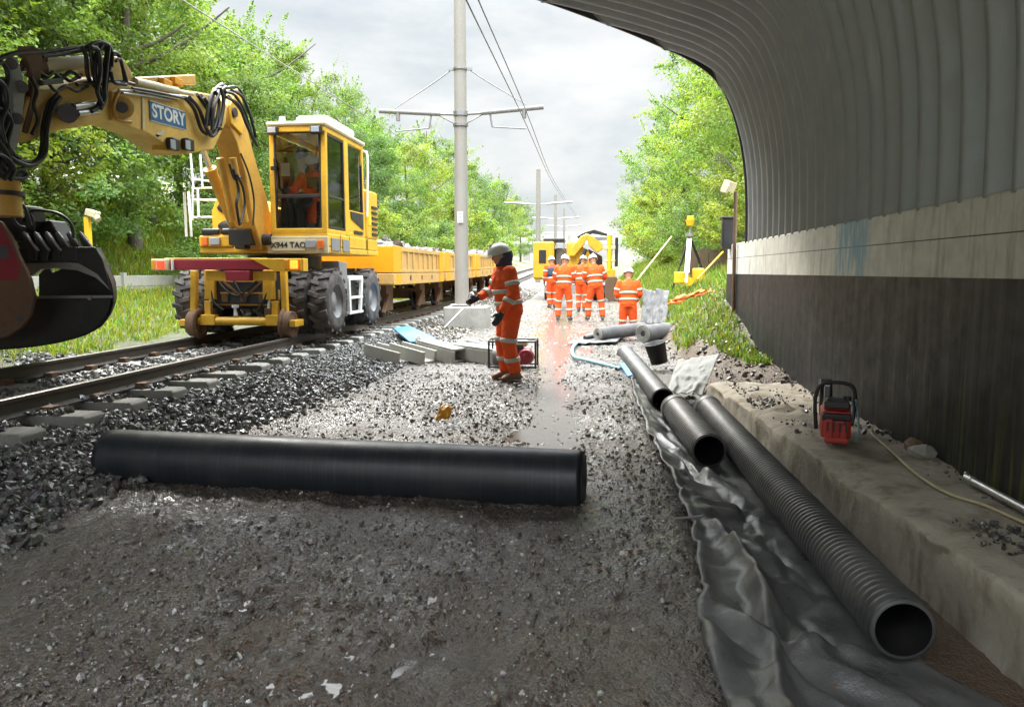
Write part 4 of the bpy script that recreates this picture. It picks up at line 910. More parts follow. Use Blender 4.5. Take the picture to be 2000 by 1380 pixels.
h_ = P(1348, 432, Y=17.4); mb = MB(); mb.cyl(h_-Vector((0, 0, .1)), h_+Vector((0, 0, .03)), .075, .105, 14).box(h_+Vector((0, 0, .06)), (.14, .14, .12)); mb.build('instrument', M['brightyellow'], tri, .015)
q = P(1347, 551, Y=17.0); mb = MB(); mb.box(q+Vector((-.18, 0, .1)), (.26, .3, .26), (0, 0, .3)).box(q+Vector((.2, .1, .14)), (.26, .26, .34), (0, 0, -.2)).cyl(q+Vector((-.05, -.2, .02)), q+Vector((-.05, -.14, .02)), .1, n=14); tag(mb.build('equipment_case', M['brightyellow'], None, .03, loc=q), 'pair of yellow equipment cases strapped together under the tripod', 'case')
for x0, y0, x1, y1, ya, lb, mt in ((1244, 548, 1312, 462, 17.6, 'pale slanting stake leaning out of the right bank', 'cord'), (1362, 545, 1412, 492, 16, 'yellow slanting pole between the tripod and the wall end', 'brightyellow')):
    mb = MB(); mb.cyl(P(x0, y0, Y=ya), P(x1, y1, Y=ya+.8), .02, n=8); tag(mb.build('stake', M[mt], None, loc=P(x0, y0, Y=ya)), lb, 'stake')
mb = MB(); q = P(1384, 520, Y=18.5)
for k in range(4): mb.box(q+Vector((-.36+.24*k, 0, 0)), (.22, .04, .8+.05*(k % 2)))
mb.box(q+Vector((0, .04, .1)), (1.0, .04, .08)); tag(mb.build('timber_panel', M['timber'], None, .008, loc=q-Vector((0, 0, .4))), 'weathered timber panel half sunk in the right bank behind the tripod', 'panel')

# ---------------------------------------------------------------- left side of the track
lw = empty('retaining_wall', (-11, 16, 1.0), 'low pale concrete retaining wall of stacked planks at the foot of the left bank', 'wall')
for j in range(3):
    mb = MB()
    for i in range(16): mb.b2((-11.15, 4+2.5*i, .55+.27*j), (-11.0+.004*j, 6.49+2.5*i, .55+.27*j+.262))
    mb.build('plank_course', M['concrete'], lw, .01)
mb = MB()
for i in range(17): mb.b2((-11.03, 3.94+2.5*i, .2), (-10.93, 4.06+2.5*i, 1.42))
mb.build('support_post', M['concrete'], lw, .008)
q0, q1 = P(172, 485, Y=12.6), P(172, 424, Y=12.6); yp = empty('yellow_post', q0-Vector((0, 0, .6)), 'yellow post with a pale lamp head on the left bank behind the grab', 'post')
mb = MB(); mb.box((q0+q1)/2-Vector((0, 0, .3)), (.09, .09, (q1-q0).length+.6)); mb.build('post', M['brightyellow'], yp, .01)
mb = MB(); mb.box(q1+Vector((.09, 0, .06)), (.2, .16, .12), (0, .3, 0)).cyl(q1+Vector((.16, -.02, .0)), q1+Vector((.22, -.03, -.05)), .055, n=12); mb.build('lamp_head', M['cream'], yp, .015)
n = 260; X = -7.6+.28*rng.normal(size=n); Y = 9.6+.3*rng.normal(size=n); z = tz(X, Y)
stones('stone_heap', X, Y, z+.12*np.exp(-(((X+7.6)/.3)**2+((Y-9.6)/.3)**2))*rng.random(n), rng.uniform(.02, .045, n), tints(n, .06, .14), 'small heap of dark stones left of the far rail', 'stones')

# ---------------------------------------------------------------- overhead line masts
def mast(Y, X, top, r0, r1, label, detail, zb):
    root = empty('overhead_mast', (X, Y, zb), label, 'mast', 'overhead line masts between the tracks')
    MB().cyl((X, Y, zb), (X, Y, zb+3.1), r0, r0*.93, 20).cyl((X, Y, zb+3.1), (X, Y, top), r0*.9, r1, 20).build('tube', M['pole'], root)
    za = zb+4.45; reach = 1.95
    for s_ in (-1, 1):
        mb = MB(); mb.cyl((X+s_*.12, Y, za), (X+s_*.55, Y, za+.02), .03, n=8); mb.cyl((X+s_*.5, Y, za+.02), (X+s_*reach, Y, za+.12), .055 if detail else .06, n=10)
        if detail:
            mb.cyl((X+s_*.7, Y, za), (X+s_*.75, Y, za-.3), .022, n=8).cyl((X+s_*.75, Y, za-.3), (X+s_*1.55, Y, za-.36), .016, n=8).cyl((X+s_*1.5, Y, za+.08), (X+s_*1.5, Y, za-.12), .05, n=8)
            mb.cyl((X+s_*.12, Y, za-.22), (X+s_*.55, Y, za+.0), .014, n=6)
        mb.build('cantilever', M['steel' if not detail else 'grey'], root)
        if detail: MB().tube([(X+s_*.2, Y, za+1.02), (X+s_*.65, Y, za+.72), (X+s_*1.65, Y, za+.12)], [.014, .014, .008], 6, 3).build('stay_wire', M['grey'], root)
    if detail:
        for cl_ in (MB().cyl((X, Y, za-.28), (X, Y, za-.22), r0*1.06, n=18), MB().cyl((X, Y, za+1.0), (X, Y, za+1.04), r0*1.02, n=18).bar((X-.28, Y, za+1.02), (X+.28, Y, za+1.02), .05, .06), MB().cyl((X, Y, za-.04), (X, Y, za+.06), r0*1.04, n=18)): cl_.build('clamp', M['steel'], root)
        s0 = P(899, 424, Y=Y-.2); sn = MB().box(s0, (.13, .008, .26)).build('number_sign', M['white'], root)
        for k in range(3): MB().box(s0+Vector((0, -.006, .085-.08*k)), (.06, .003, .014)).box(s0+Vector((-.026, -.006, .06-.08*k)), (.012, .003, .05)).box(s0+Vector((.026, -.006, .06-.08*k)), (.012, .003, .05)).build('sign_figure', M['grey'], sn)
    return root
MX = -3.12
mast(17.7, MX, 10.5, .168, .13, 'tall grey steel mast nearest the camera, standing on a concrete block', True, .66)
bx = empty('mast_foundation', (MX+.15, 17.7, .1), 'grey concrete foundation block under the nearest mast', 'foundation')
mb = MB(); mb.b2((MX-.36, 17.2, -.3), (MX+.64, 18.2, .62)); mb.build('block', M['sleeper'], bx, .03)
mb = MB(); mb.box((MX, 17.7, .655), (.5, .5, .03)); 
mb.tube([(MX+.2, 17.4, .64), (MX+.24, 17.35, .9), (MX+.34, 17.3, .92), (MX+.38, 17.3, .64)], .03, 8, 4); mb.build('base_plate', M['silver'], bx, .005)
mb = MB(); mb.cyl(P(905, 602, Y=17.0), P(868, 640, Y=16.6), .022, n=8); tag(mb.build('steel_rod', M['steel'], None, loc=P(868, 640, Y=16.6)), 'thin steel rod leaning on the foundation of the nearest mast', 'rod')
for Y, lb in ((43, 'second mast down the line, left of the distant excavator'), (63, 'third mast, seen over the distant excavator'), (82, 'fourth and farthest thin mast, above the footbridge')):
    z = float(zr(Y))-.1; mast(Y, MX, z+6.4, .16, .12, lb, False, z)
def wire(pts, r, label):
    mb = MB(); mb.tube(pts, r, 5, 6); tag(mb.build('overhead_wire', M['grey'], None, loc=Vector(pts[0])), label, 'wire', 'overhead wires')
for off, lb in ((0, 'lower of the two wires over the works'), (.18, 'upper of the two wires over the works')):
    wire([(-1.62+off*.4, 2, 4.75+off), (-1.62+off*.4, 9.4, 4.84+off), (-1.62+off*.3, 17.7, 4.95+off), (-1.75, 30, 5.2+off), (-1.75, 43, 5.6+off), (-1.7, 63, 6.4+off), (-1.7, 82, 7.0+off)], .011, lb)
wire([(-5.35, 2, 4.9), (-5.35, 9.6, 4.96), (-5.2, 17.7, 5.0), (-5.2, 30, 5.25), (-5.2, 43, 5.75), (-5.2, 63, 6.5)], .011, 'single wire over the track with the wagons')

# ---------------------------------------------------------------- far footbridge
fb = empty('footbridge', (-1, 125, 3), 'pale footbridge crossing the line in the far distance', 'footbridge')
mb = MB(); mb.b2((-16, 124, 5.9), (12, 126, 6.5)); mb.build('deck', M['footbridge'], fb, .05)
mb = MB(); mb.b2((-16, 123.9, 6.6), (12, 124.0, 7.7)); mb.b2((-16, 123.8, 7.7), (12, 124.1, 7.9)); mb.build('parapet', M['white'], fb)
for x in (-11, 6): MB().b2((x-.5, 124.3, 1), (x+.5, 125.7, 5.9)).build('pier', M['concrete'], fb)
# ---------------------------------------------------------------- road-rail excavator
EX = empty('road_rail_excavator', (TX, 12.6, .45), 'yellow road-rail excavator with a grab, standing on the track in front of the wagons', 'excavator')
def part(mb, name, mat, parent=EX, bev=.012, **k): return mb.build(name, M[mat], parent, bev, **k)
RZ = .45
# undercarriage
mb = MB(); mb.b2((TX-.5, 11.0, .95), (TX+.5, 14.4, 1.42)).b2((TX-.75, 11.45, .85), (TX+.75, 11.85, 1.12)).b2((TX-.75, 13.45, .85), (TX+.75, 13.85, 1.12)).b2((TX-.95, 12.1, .9), (TX+.95, 13.2, 1.3)); part(mb, 'chassis', 'darksteel')
mb = MB(); mb.cyl((TX, 12.6, 1.4), (TX, 12.6, 1.72), .62, n=28).b2((TX-.7, 11.9, 1.42), (TX+.7, 13.4, 1.5)); part(mb, 'turntable', 'blackmetal')
def wheel(x0, x1, y, out):
    r = .525; root = bpy.data.objects.new('wheel', None); COL.objects.link(root); root.parent = EX; root.location = Vector((0, 0, 0))
    w_ = x1-x0; c = (x0+x1)/2; mb = MB(); zc = RZ+r
    mb.lathe([(.27, 0), (.31, .0), (.4, -.012), (.47, .012), (.5, .045), (.5, w_-.045), (.47, w_-.012), (.4, w_+.012), (.31, w_), (.27, w_)], (x0, y, zc), (1, 0, 0), 44)
    for k in range(16):
        for s_ in (0, 1):
            t = 2*math.pi*(k+.5*s_)/16; m = Matrix.Translation((0, y, zc)) @ Matrix.Rotation(t, 4, 'X')
            xa, xb = (x0+.005, c+.02) if s_ else (c-.02, x1-.005); sk = .05 if s_ else -.05
            vs = [(xa, -.045+sk, .49), (xb, -.045-sk*.2, .49), (xb, .045-sk*.2, .49), (xa, .045+sk, .49), (xa, -.03+sk, .532), (xb, -.03-sk*.2, .532), (xb, .03-sk*.2, .532), (xa, .03+sk, .532)]
            if not s_: vs = [(xa, -.045+sk*.2*-1, .49), (xb, -.045-sk, .49), (xb, .045-sk, .49), (xa, .045-sk*.2, .49), (xa, -.03-sk*.2, .532), (xb, -.03-sk, .532), (xb, .03-sk, .532), (xa, .03-sk*.2, .532)]
            mb.add(vs, [(3,2,1,0),(4,5,6,7),(0,1,5,4),(1,2,6,5),(2,3,7,6),(3,0,4,7)], False, m)
    mb.build('tyre', M['rubber'], root)
    o_ = x1 if out > 0 else x0; s_ = out
    mb = MB(); mb.lathe([(.3, 0), (.285, -.02), (.25, -.09), (.16, -.12), (.15, -.07), (.0, -.06)], (o_, y, zc), (s_, 0, 0), 32)
    for k in range(8):
        t = 2*math.pi*k/8; mb.cyl((o_-s_*.12, y+.2*math.cos(t), zc+.2*math.sin(t)), (o_-s_*.085, y+.2*math.cos(t), zc+.2*math.sin(t)), .016, n=6)
    mb.build('rim', M['rim'], root)
for y in (11.65, 13.65):
    for x0, out in ((-4.39, 1), (-4.75, 1), (-6.61, -1), (-6.25, -1)): wheel(x0, x0+.3, y, out)
# rail guidance gear in front
def rail_gear(yc, name):
    mb = MB(); zc = RZ+.24; mb.cyl((TX-.85, yc, zc), (TX+.8, yc, zc), .065, n=16)
    for s_ in (-1, 1):
        x = TX+s_*.52; mb.box((x, yc, zc+.02), (.22, .16, .16)).box((x+s_*.02, yc+.02, zc+.16), (.1, .1, .3))
        mb.box((TX+s_*.87, yc, zc-.02), (.1, .34, .1))
    g = part(mb, name, 'yellow', bev=.01)
    for s_ in (-1, 1):
        w_ = MB(); w_.lathe([(.05, -.09), (.17, -.08), (.2, -.07), (.2, .0), (.235, .008), (.24, .03), (.17, .035), (.16, .012), (.07, .012), (.06, .05), (0, .05)], (TX+s_*.7525, yc, RZ+.2), (s_, 0, 0), 32) if False else w_.lathe([(.0, -.07), (.06, -.07), (.07, -.05), (.17, -.05), (.2, -.07), (.2, .05), (.2, .052), (.24, .06), (.24, .085), (.16, .085), (.15, .06), (.06, .06), (0, .07)], (TX+s_*.7525, yc, RZ+.2), (-s_, 0, 0), 32)
        w_.build('rail_wheel', M['rust'], g)
rail_gear(10.9, 'front_rail_gear'); rail_gear(14.75, 'rear_rail_gear')
for s_, xt in ((-1, TX-.78), (1, TX+.66)):
    mb = MB(); mb.bar((xt, 10.98, 1.46), (xt+(.03 if s_ > 0 else .0), 10.92, .74 if s_ > 0 else .8), .1, .09, (1, 0, 0)); part(mb, 'lift_arm', 'yellow')
for x in (TX-.52, TX+.42):
    mb = MB(); mb.bar((x, 11.0, 1.47), (x, 10.97, 1.02), .16, .14, (0, 1, 0)); c_ = part(mb, 'lift_cylinder', 'yellow'); MB().cyl((x, 10.97, 1.04), (x, 10.93, .8), .035, n=12).build('rod', M['chrome'], c_)
    MB().box((x, 10.95, .82), (.12, .12, .14)).build('fork', M['rust'], c_, .01)
mb = MB(); mb.b2((TX-.6, 11.1, 1.0), (TX+.5, 11.2, 1.18)).bar((TX+.4, 11.05, 1.42), (TX-.15, 11.05, 1.05), .05).bar((TX-.5, 11.1, .95), (TX+.45, 11.1, .95), .06); part(mb, 'cross_frame', 'brownyellow')
# head stock with lamps
ZH = 1.55
mb = MB(); mb.b2((TX-1.02, 10.62, ZH-.075), (TX+.62, 10.78, ZH+.075)); mb.prism([(TX-.08, 10.6, ZH-.24), (TX+.28, 10.6, ZH-.24), (TX+.3, 10.6, ZH-.09), (TX-.1, 10.6, ZH-.09)], (0, .18, 0)); part(mb, 'headstock', 'red')
mb = MB(); mb.prism([(TX+.3, 10.6, ZH+.09), (TX+1.12, 10.6, ZH+.09), (TX+1.12, 10.6, ZH-.1), (TX+.68, 10.6, ZH-.1)], (0, .2, 0)).b2((TX-1.06, 10.63, ZH+.078), (TX+.5, 10.8, ZH+.1)).b2((TX-.45, 10.7, ZH-.24), (TX-.1, 10.8, ZH-.095)).b2((TX+.29, 10.7, ZH-.24), (TX+.62, 10.8, ZH-.095)); part(mb, 'headstock_frame', 'yellow')
for x, m_, nm in ((TX-1.1, 'redlamp', 'tail_lamp'), (TX+.97, 'orangelamp', 'tail_lamp')):
    o_ = part(MB().box((x, 10.62, ZH), (.26, .12, .17)), 'lamp_bracket', 'cream' if x < TX else 'orange')
    mb = MB(); mb.box((x+.03, 10.55, ZH), (.11, .04, .12)); mb.build(nm, M[m_], o_, .012)
    MB().box((x-.09, 10.553, ZH), (.05, .012, .13)).build('reflector', M['orange'], o_, .003)
part(MB().box((TX-.91, 10.6, ZH), (.03, .04, .16)), 'marker_plate', 'white', bev=.003)
part(MB().cyl((TX-.1, 10.9, .77), (TX-.1, 10.9, .9), .03, .025, 10).cyl((TX-.1, 10.9, .9), (TX-.1, 10.9, .94), .055, n=10), 'filler_cap', 'whiteplastic', bev=0)
# step between the tyres
mb = MB(); mb.b2((-4.5, 12.28, .72), (-4.1, 13.05, .76)).b2((-4.5, 12.28, .98), (-4.1, 13.05, 1.02)).b2((-4.48, 12.3, 1.3), (-4.1, 13.05, 1.38)).bar((-4.12, 13.02, 1.35), (-4.12, 12.9, .72), .05, .08).bar((-4.12, 12.3, 1.35), (-4.12, 12.34, .72), .05, .08); part(mb, 'access_step', 'white', bev=.006)
mb = MB(); mb.b2((-4.6, 12.35, .76), (-4.2, 12.95, 1.3)); o_ = part(mb, 'tool_box', 'blackmetal')
for y, z in ((12.5, 1.14), (12.5, .88)): MB().b2((-4.197, y-.1, z-.07), (-4.19, y+.1, z+.07)).build('warning_panel', M['red'], o_)
mb = MB(); mb.prism([(-4.42, 11.9, 1.35), (-4.42, 12.25, 1.0), (-4.42, 12.25, 1.6), (-4.42, 11.85, 1.62)], (.3, 0, 0)); part(mb, 'mudguard', 'grey')
# hoses, brackets and stays behind the head stock
for pts in ([(TX-.45, 10.97, 1.4), (TX-.3, 10.94, 1.2), (TX-.1, 10.95, 1.08), (TX+.1, 10.96, 1.2), (TX+.3, 10.97, 1.38)], [(TX-.5, 10.95, 1.3), (TX-.45, 10.9, 1.0), (TX-.3, 10.92, .86)], [(TX+.45, 10.96, 1.3), (TX+.36, 10.9, 1.0), (TX+.22, 10.92, .84)], [(TX-.2, 10.97, 1.42), (TX-.05, 10.95, 1.15), (TX+.05, 10.97, .95)]): part(MB().tube(pts, .016, 7, 5), 'hose', 'hose', bev=0)
for x0_, x1_ in ((TX-.4, TX+.02), (TX+.38, TX-.02)): part(MB().bar((x0_, 10.98, 1.36), (x1_, 10.98, 1.02), .035, .03, (0, 1, 0)), 'stay', 'rust', bev=.004)
for z_ in (1.3, 1.12): part(MB().b2((TX-.38, 10.985, z_-.012), (TX+.36, 10.998, z_+.012)), 'rib', 'brownyellow', bev=.003)
for x_ in (TX-.3, TX, TX+.3): part(MB().b2((x_-.05, 10.96, .98), (x_+.05, 10.99, 1.1)), 'bracket', 'rust', bev=.006)
# superstructure
mb = MB(); mb.b2((-6.28, 11.45, 1.74), (-4.14, 14.2, 1.84)).b2((-5.1, 11.42, 1.84), (-4.14, 13.5, 2.05)).b2((-6.28, 11.42, 1.84), (-5.72, 14.2, 2.02)).b2((-5.6, 13.4, 1.84), (-4.14, 14.15, 2.05)); part(mb, 'deck', 'yellow', bev=.02)
mb = MB(); mb.b2((-5.12, 11.38, 1.73), (-4.13, 11.44, 2.0)); fp = part(mb, 'front_plate', 'cream')
pl = MB().box((-4.765, 11.37, 1.86), (.54, .014, .17)).build('number_plate', M['plate'], EX, .003)
def text(body, loc, size, mat, parent, rot=(R(90), 0, 0), ext=.004, bold=.012, sx=1.0, name='lettering'):
    cu = bpy.data.curves.new(name, 'FONT'); cu.body = body; cu.size = size; cu.align_x = 'CENTER'; cu.align_y = 'CENTER'; cu.extrude = ext; cu.offset = bold*size
    tmp = bpy.data.objects.new(name, cu); COL.objects.link(tmp); dg = bpy.context.evaluated_depsgraph_get(); me = bpy.data.meshes.new_from_object(tmp.evaluated_get(dg)); me.name = name
    bpy.data.objects.remove(tmp); me.materials.clear(); me.materials.append(mat)
    o = bpy.data.objects.new(name, me); COL.objects.link(o)
    Mx = Matrix.LocRotScale(Vector(loc), Euler(rot) if not isinstance(rot, Matrix) else rot.to_quaternion(), Vector((sx, 1, 1)))
    me.transform(rootmat(parent).inverted() @ Mx); o.parent = parent; return o
text('X944 TAO', (-4.765, 11.36, 1.86), .125, M['blackmetal'], pl, bold=.02)
part(MB().box((-4.4, 11.36, 1.88), (.17, .03, .12)), 'headlamp', 'lens', bev=.01); part(MB().box((-4.24, 11.36, 1.87), (.1, .03, .13)), 'indicator', 'orangemesh', bev=.008)
part(MB().box((-6.17, 11.4, 1.93), (.1, .03, .13)), 'indicator', 'orangemesh', bev=.008); part(MB().box((-6.0, 11.4, 1.93), (.18, .03, .12)), 'headlamp', 'lens', bev=.01)
for x in (-6.08, -5.78): part(MB().box((x, 11.46, 2.08), (.3 if x < -6 else .24, .12, .1)), 'rubber_pad', 'hose', bev=.03)
for k in range(2): part(MB().b2((-4.137, 11.55+.55*k, 1.78), (-4.125, 11.95+.5*k, 1.98)), 'side_hatch', 'grey', bev=.004)
# hood on the left
mb = MB(); pr = [(-6.33, 2.02), (-5.7, 2.02), (-5.7, 2.5), (-5.8, 2.68), (-6.0, 2.74), (-6.23, 2.66), (-6.33, 2.45)]; mb.prism([(x, 11.95, z) for x, z in pr], (0, 2.1, 0)); hd = part(mb, 'hood', 'yellow', bev=.03)
for z in (2.2, 2.5): MB().ell((-6.0, 11.94, z), (.22, .05, .1), 16, 8).build('air_intake', M['blackmetal'], hd)
mb = MB(); mb.b2((-5.55, 13.5, 2.05), (-4.14, 14.2, 2.95)); eh = part(mb, 'engine_cover', 'yellow', bev=.04)
for k in range(6): MB().b2((-4.139, 13.78, 2.12+.1*k), (-4.12, 14.12, 2.17+.1*k)).build('vent_slot', M['blackmetal'], eh, .004)
MB().b2((-5.2, 13.6, 2.95), (-4.6, 14.1, 3.05)).build('exhaust_box', M['white'], eh, .03)
for y_ in (12.0, 12.46, 13.5): part(MB().b2((-4.1385, y_-.004, 1.75), (-4.134, y_+.004, 2.05)), 'panel_seam', 'blackmetal', bev=0)
part(MB().b2((-4.1385, 13.55, 2.3), (-4.131, 13.75, 2.52)), 'warning_sticker', 'brightyellow', bev=0); part(MB().b2((-4.146, 12.75, 2.1), (-4.141, 13.25, 2.16)), 'stripe', 'blackmetal', bev=0)
# white handrails
def rail_(pts): mb = MB(); mb.tube(pts, .02, 8, 1); part(mb, 'handrail', 'white', bev=0)
def W(x, y, Y): return P(x, y, Y=Y)
rail_([W(364, 462, 11.7), W(360, 376, 11.7), W(368, 374, 11.7), W(374, 462, 11.8)])
rail_([W(376, 430, 12.0), W(377, 368, 12.0), W(440, 366, 12.2)]); rail_([W(376, 390, 12.0), W(440, 392, 12.2)]); rail_([W(378, 425, 12.0), W(440, 424, 12.2)]); rail_([W(388, 424, 12.0), W(386, 368, 12.0)])
rail_([W(378, 368, 13.3), W(372, 300, 13.3)]); rail_([W(396, 368, 13.3), W(391, 302, 13.3)]); rail_([W(374, 350, 13.3), W(408, 354, 13.3)])
# cab
CX0, CX1, CY0, CY1, CZ0, CZ1 = -5.07, -4.15, 11.42, 13.42, 2.05, 3.68
cb = empty('cab', (0, 0, 0), None, None); cb.parent = EX
def sub(mb, name, mat, bev=.012): return mb.build(name, M[mat], cb, bev)
def post(mb, a, b, w_=.08, h=.08): mb.bar(a, b, w_, h, (0, 1, 0))
mb = MB()
for x, y, y2 in ((CX0+.04, CY0+.04, CY0+.09), (CX1-.045, CY0+.04, CY0+.09), (CX0+.04, CY1-.04, CY1-.04), (CX1-.04, CY1-.04, CY1-.1)): post(mb, (x, y, CZ0), (x, y2, CZ1), .085, .085)
post(mb, (CX1-.04, 12.42, CZ0), (CX1-.04, 12.42, CZ1), .09, .2)
for z in (CZ0+.03, CZ1-.03):
    mb.b2((CX0, CY0, z-.045), (CX1, CY0+.085, z+.045)); mb.b2((CX1-.08, CY0+.085, z-.043), (CX1-.003, CY1, z+.043)); mb.b2((CX0+.003, CY0+.085, z-.043), (CX0+.08, CY1, z+.043)); mb.b2((CX0+.08, CY1-.08, z-.043), (CX1-.08, CY1-.002, z+.043))
mb.b2((CX1-.06, 12.52, CZ0+.05), (CX1-.01, CY1-.02, 2.5)).b2((CX0+.01, CY0+.09, CZ0+.05), (CX0+.05, CY1-.02, 2.45)).b2((CX0+.1, CY1-.05, CZ0+.05), (CX1-.1, CY1-.01, 2.5)); sub(mb, 'frame', 'yellow', .015)
mb = MB(); z0, z1 = CZ0+.06, CZ1-.06
mb.b2((CX0+.08, CY0+.035, z0), (CX1-.085, CY0+.045, z1)); g_ = MB()
gb = sub(mb, 'windscreen', 'glass', 0)
mb = MB()
for a, b in (((CX0+.082, z0), (CX0+.11, z1)), ((CX1-.115, z0), (CX1-.087, z1)), ((CX0+.11, z0), (CX1-.115, z0+.03)), ((CX0+.11, z1-.03), (CX1-.115, z1)), ((CX0+.11, 2.6), (CX1-.115, 2.655))): mb.b2((a[0], CY0+.022, a[1]), (b[0], CY0+.06, b[1]))
sub(mb, 'windscreen_seal', 'blackmetal', .006)
sub(MB().b2((CX1-.035, 11.53, CZ0+.09), (CX1-.027, 12.31, CZ1-.09)), 'door_glass', 'glass', 0)
sub(MB().b2((CX1-.035, 12.54, 2.52), (CX1-.027, CY1-.1, CZ1-.09)), 'side_window', 'glass', 0)
sub(MB().b2((CX0+.02, 11.55, 2.48), (CX0+.028, CY1-.1, CZ1-.09)), 'side_window', 'glass', 0)
sub(MB().b2((CX0+.12, CY1-.035, 2.52), (CX1-.12, CY1-.027, CZ1-.09)), 'rear_window', 'glass', 0)
mb = MB()
for y in (11.53, 12.29): mb.b2((CX1-.05, y, CZ0+.08), (CX1-.006, y+.035, CZ1-.08))
for z in (CZ0+.08, 2.62, CZ1-.115): mb.b2((CX1-.05, 11.565, z), (CX1-.006, 12.29, z+.035))
sub(mb, 'door_frame', 'blackmetal', .005)
for y in (12.53, CY1-.13): sub(MB().b2((CX1-.05, y, 2.52), (CX1-.004, y+.03, CZ1-.08)), 'window_seal', 'blackmetal', .005)
sub(MB().prism([(CX1-.006, 12.6, 2.48), (CX1-.006, 13.3, 2.48), (CX1-.006, 13.3, 2.2), (CX1-.006, 12.62, 2.36)], (.012, 0, 0)), 'lower_pane', 'blackmetal', .004)
sub(MB().tube([(CX1+.03, CY1+.02, 2.45), (CX1+.05, CY1+.06, 3.5), (CX1-.05, CY1+.08, 3.62), (CX1-.3, CY1+.08, 3.64)], .022, 8, 3), 'grab_rail', 'white', 0)
mb = MB(); mb.b2((CX0-.02, CY0-.03, CZ1+.015), (CX1+.03, CY1+.02, CZ1+.085)); sub(mb, 'roof', 'cream', .03)
mb = MB(); mb.b2((CX0+.3, CY0+.35, CZ1+.08), (CX1-.05, CY1-.3, CZ1+.25)); sub(mb, 'air_conditioner', 'whiteplastic', .07)
sub(MB().cyl((CX0+.12, CY0+.3, CZ1+.08), (CX0+.12, CY0+.3, CZ1+.13), .07, n=14).cyl((CX0+.12, CY0+.3, CZ1+.13), (CX0+.12, CY0+.3, CZ1+.22), .06, .05, 14), 'beacon', 'lens', .006)
for x in (CX0+.1, CX1-.12): sub(MB().box((x, CY0-.03, CZ1-.06), (.17, .1, .12)), 'work_lamp', 'hose', .015); sub(MB().box((x, CY0-.083, CZ1-.055), (.13, .01, .08)), 'lamp_lens', 'lens', .004)
sub(MB().tube([(CX0+.1, CY0-.02, 3.2), (CX0+.13, CY0-.03, 2.75), (CX0+.16, CY0-.03, 2.72)], .012, 6, 1).box((CX0+.09, CY0-.03, 3.05), (.07, .05, .06)), 'wiper', 'blackmetal', 0)
sub(MB().box((CX0+.22, CY0+.12, 3.05), (.14, .01, .2)), 'notice', 'white', 0)
mb = MB(); mb.b2((CX0+.08, CY0+.08, CZ0-.02), (CX1-.08, CY1-.08, CZ0+.06)); sub(mb, 'cab_floor', 'blackmetal', 0)
mb = MB(); mb.box((-4.7, 12.3, 2.45), (.5, .5, .14)).box((-4.7, 12.57, 2.85), (.48, .14, .75), (R(-8), 0, 0)).box((-4.7, 12.62, 3.3), (.28, .1, .2)).box((-4.7, 12.3, 2.22), (.36, .36, .32)); sub(mb, 'seat', 'grey', .04)
mb = MB(); mb.box((-4.98, 12.1, 2.5), (.12, .5, .16)).box((-4.4, 12.1, 2.5), (.12, .5, .16)).cyl((-4.98, 11.95, 2.55), (-4.98, 11.9, 2.77), .02, n=8).cyl((-4.4, 11.95, 2.55), (-4.4, 11.9, 2.77), .02, n=8).box((-4.68, 11.65, 2.3), (.12, .14, .45)).cyl((-4.68, 11.76, 2.55), (-4.68, 11.72, 2.6), .2, .2, 22).box((-4.42, 11.62, 2.85), (.22, .05, .18)).box((-4.85, 11.6, 2.3), (.2, .1, .4)); sub(mb, 'controls', 'blackmetal', .01)
# boom: lower section
bw = .165
mb = MB(); pr = [(11.95, 1.78), (11.35, 1.78), (11.05, 2.25), (10.86, 2.9), (10.62, 3.32), (10.42, 3.5), (10.38, 3.78), (10.55, 4.0), (10.72, 4.1), (10.9, 3.75), (11.2, 3.2), (11.6, 2.6)]
mb.prism([(TX-bw, y, z) for y, z in pr], (2*bw, 0, 0)); lb_ = part(mb, 'lower_boom', 'brownyellow', bev=.025)
for s_ in (-1, 1): MB().prism([(TX+s_*(bw+.002), y, z) for y, z in ((10.42, 3.55), (10.4, 3.8), (10.68, 4.12), (10.86, 3.8), (10.75, 3.45))], (s_*.03, 0, 0)).build('pin_plate', M['yellow'], lb_, .008)
MB().cyl((TX-bw-.06, 10.5, 3.72), (TX+bw+.06, 10.5, 3.72), .07, n=16).build('pin', M['darksteel'], lb_)
for x in (TX-.09, TX+.1):
    c_ = part(MB().cyl((x, 10.92, 2.2), (x, 10.6, 3.1), .055, n=14), 'boom_rod_guard', 'brownyellow', bev=0)
mb = MB(); q0 = Vector((TX-.36, 11.72, 1.95)); q1 = Vector((TX-.42, 10.95, 2.95)); q2 = Vector((TX-.42, 10.58, 3.42)); mb.cyl(q0, q1, .085, n=20).cyl(q1, q1+(q1-q0).normalized()*.06, .1, n=20).cyl(q0-(q1-q0).normalized()*.05, q0+(q1-q0).normalized()*.05, .1, n=16); bc = part(mb, 'boom_cylinder', 'brownyellow', bev=0)
MB().cyl(q1, q2, .045, n=14).build('rod', M['chrome'], bc)
mb = MB(); mb.cyl((TX-.3, 11.4, 1.95), (TX+.3, 11.4, 1.95), .09, n=14).box((TX-.1, 11.27, 1.98), (.36, .3, .25)).box((TX-.1, 11.22, 1.95), (.16, .2, .3)); part(mb, 'swing_bracket', 'blackmetal')
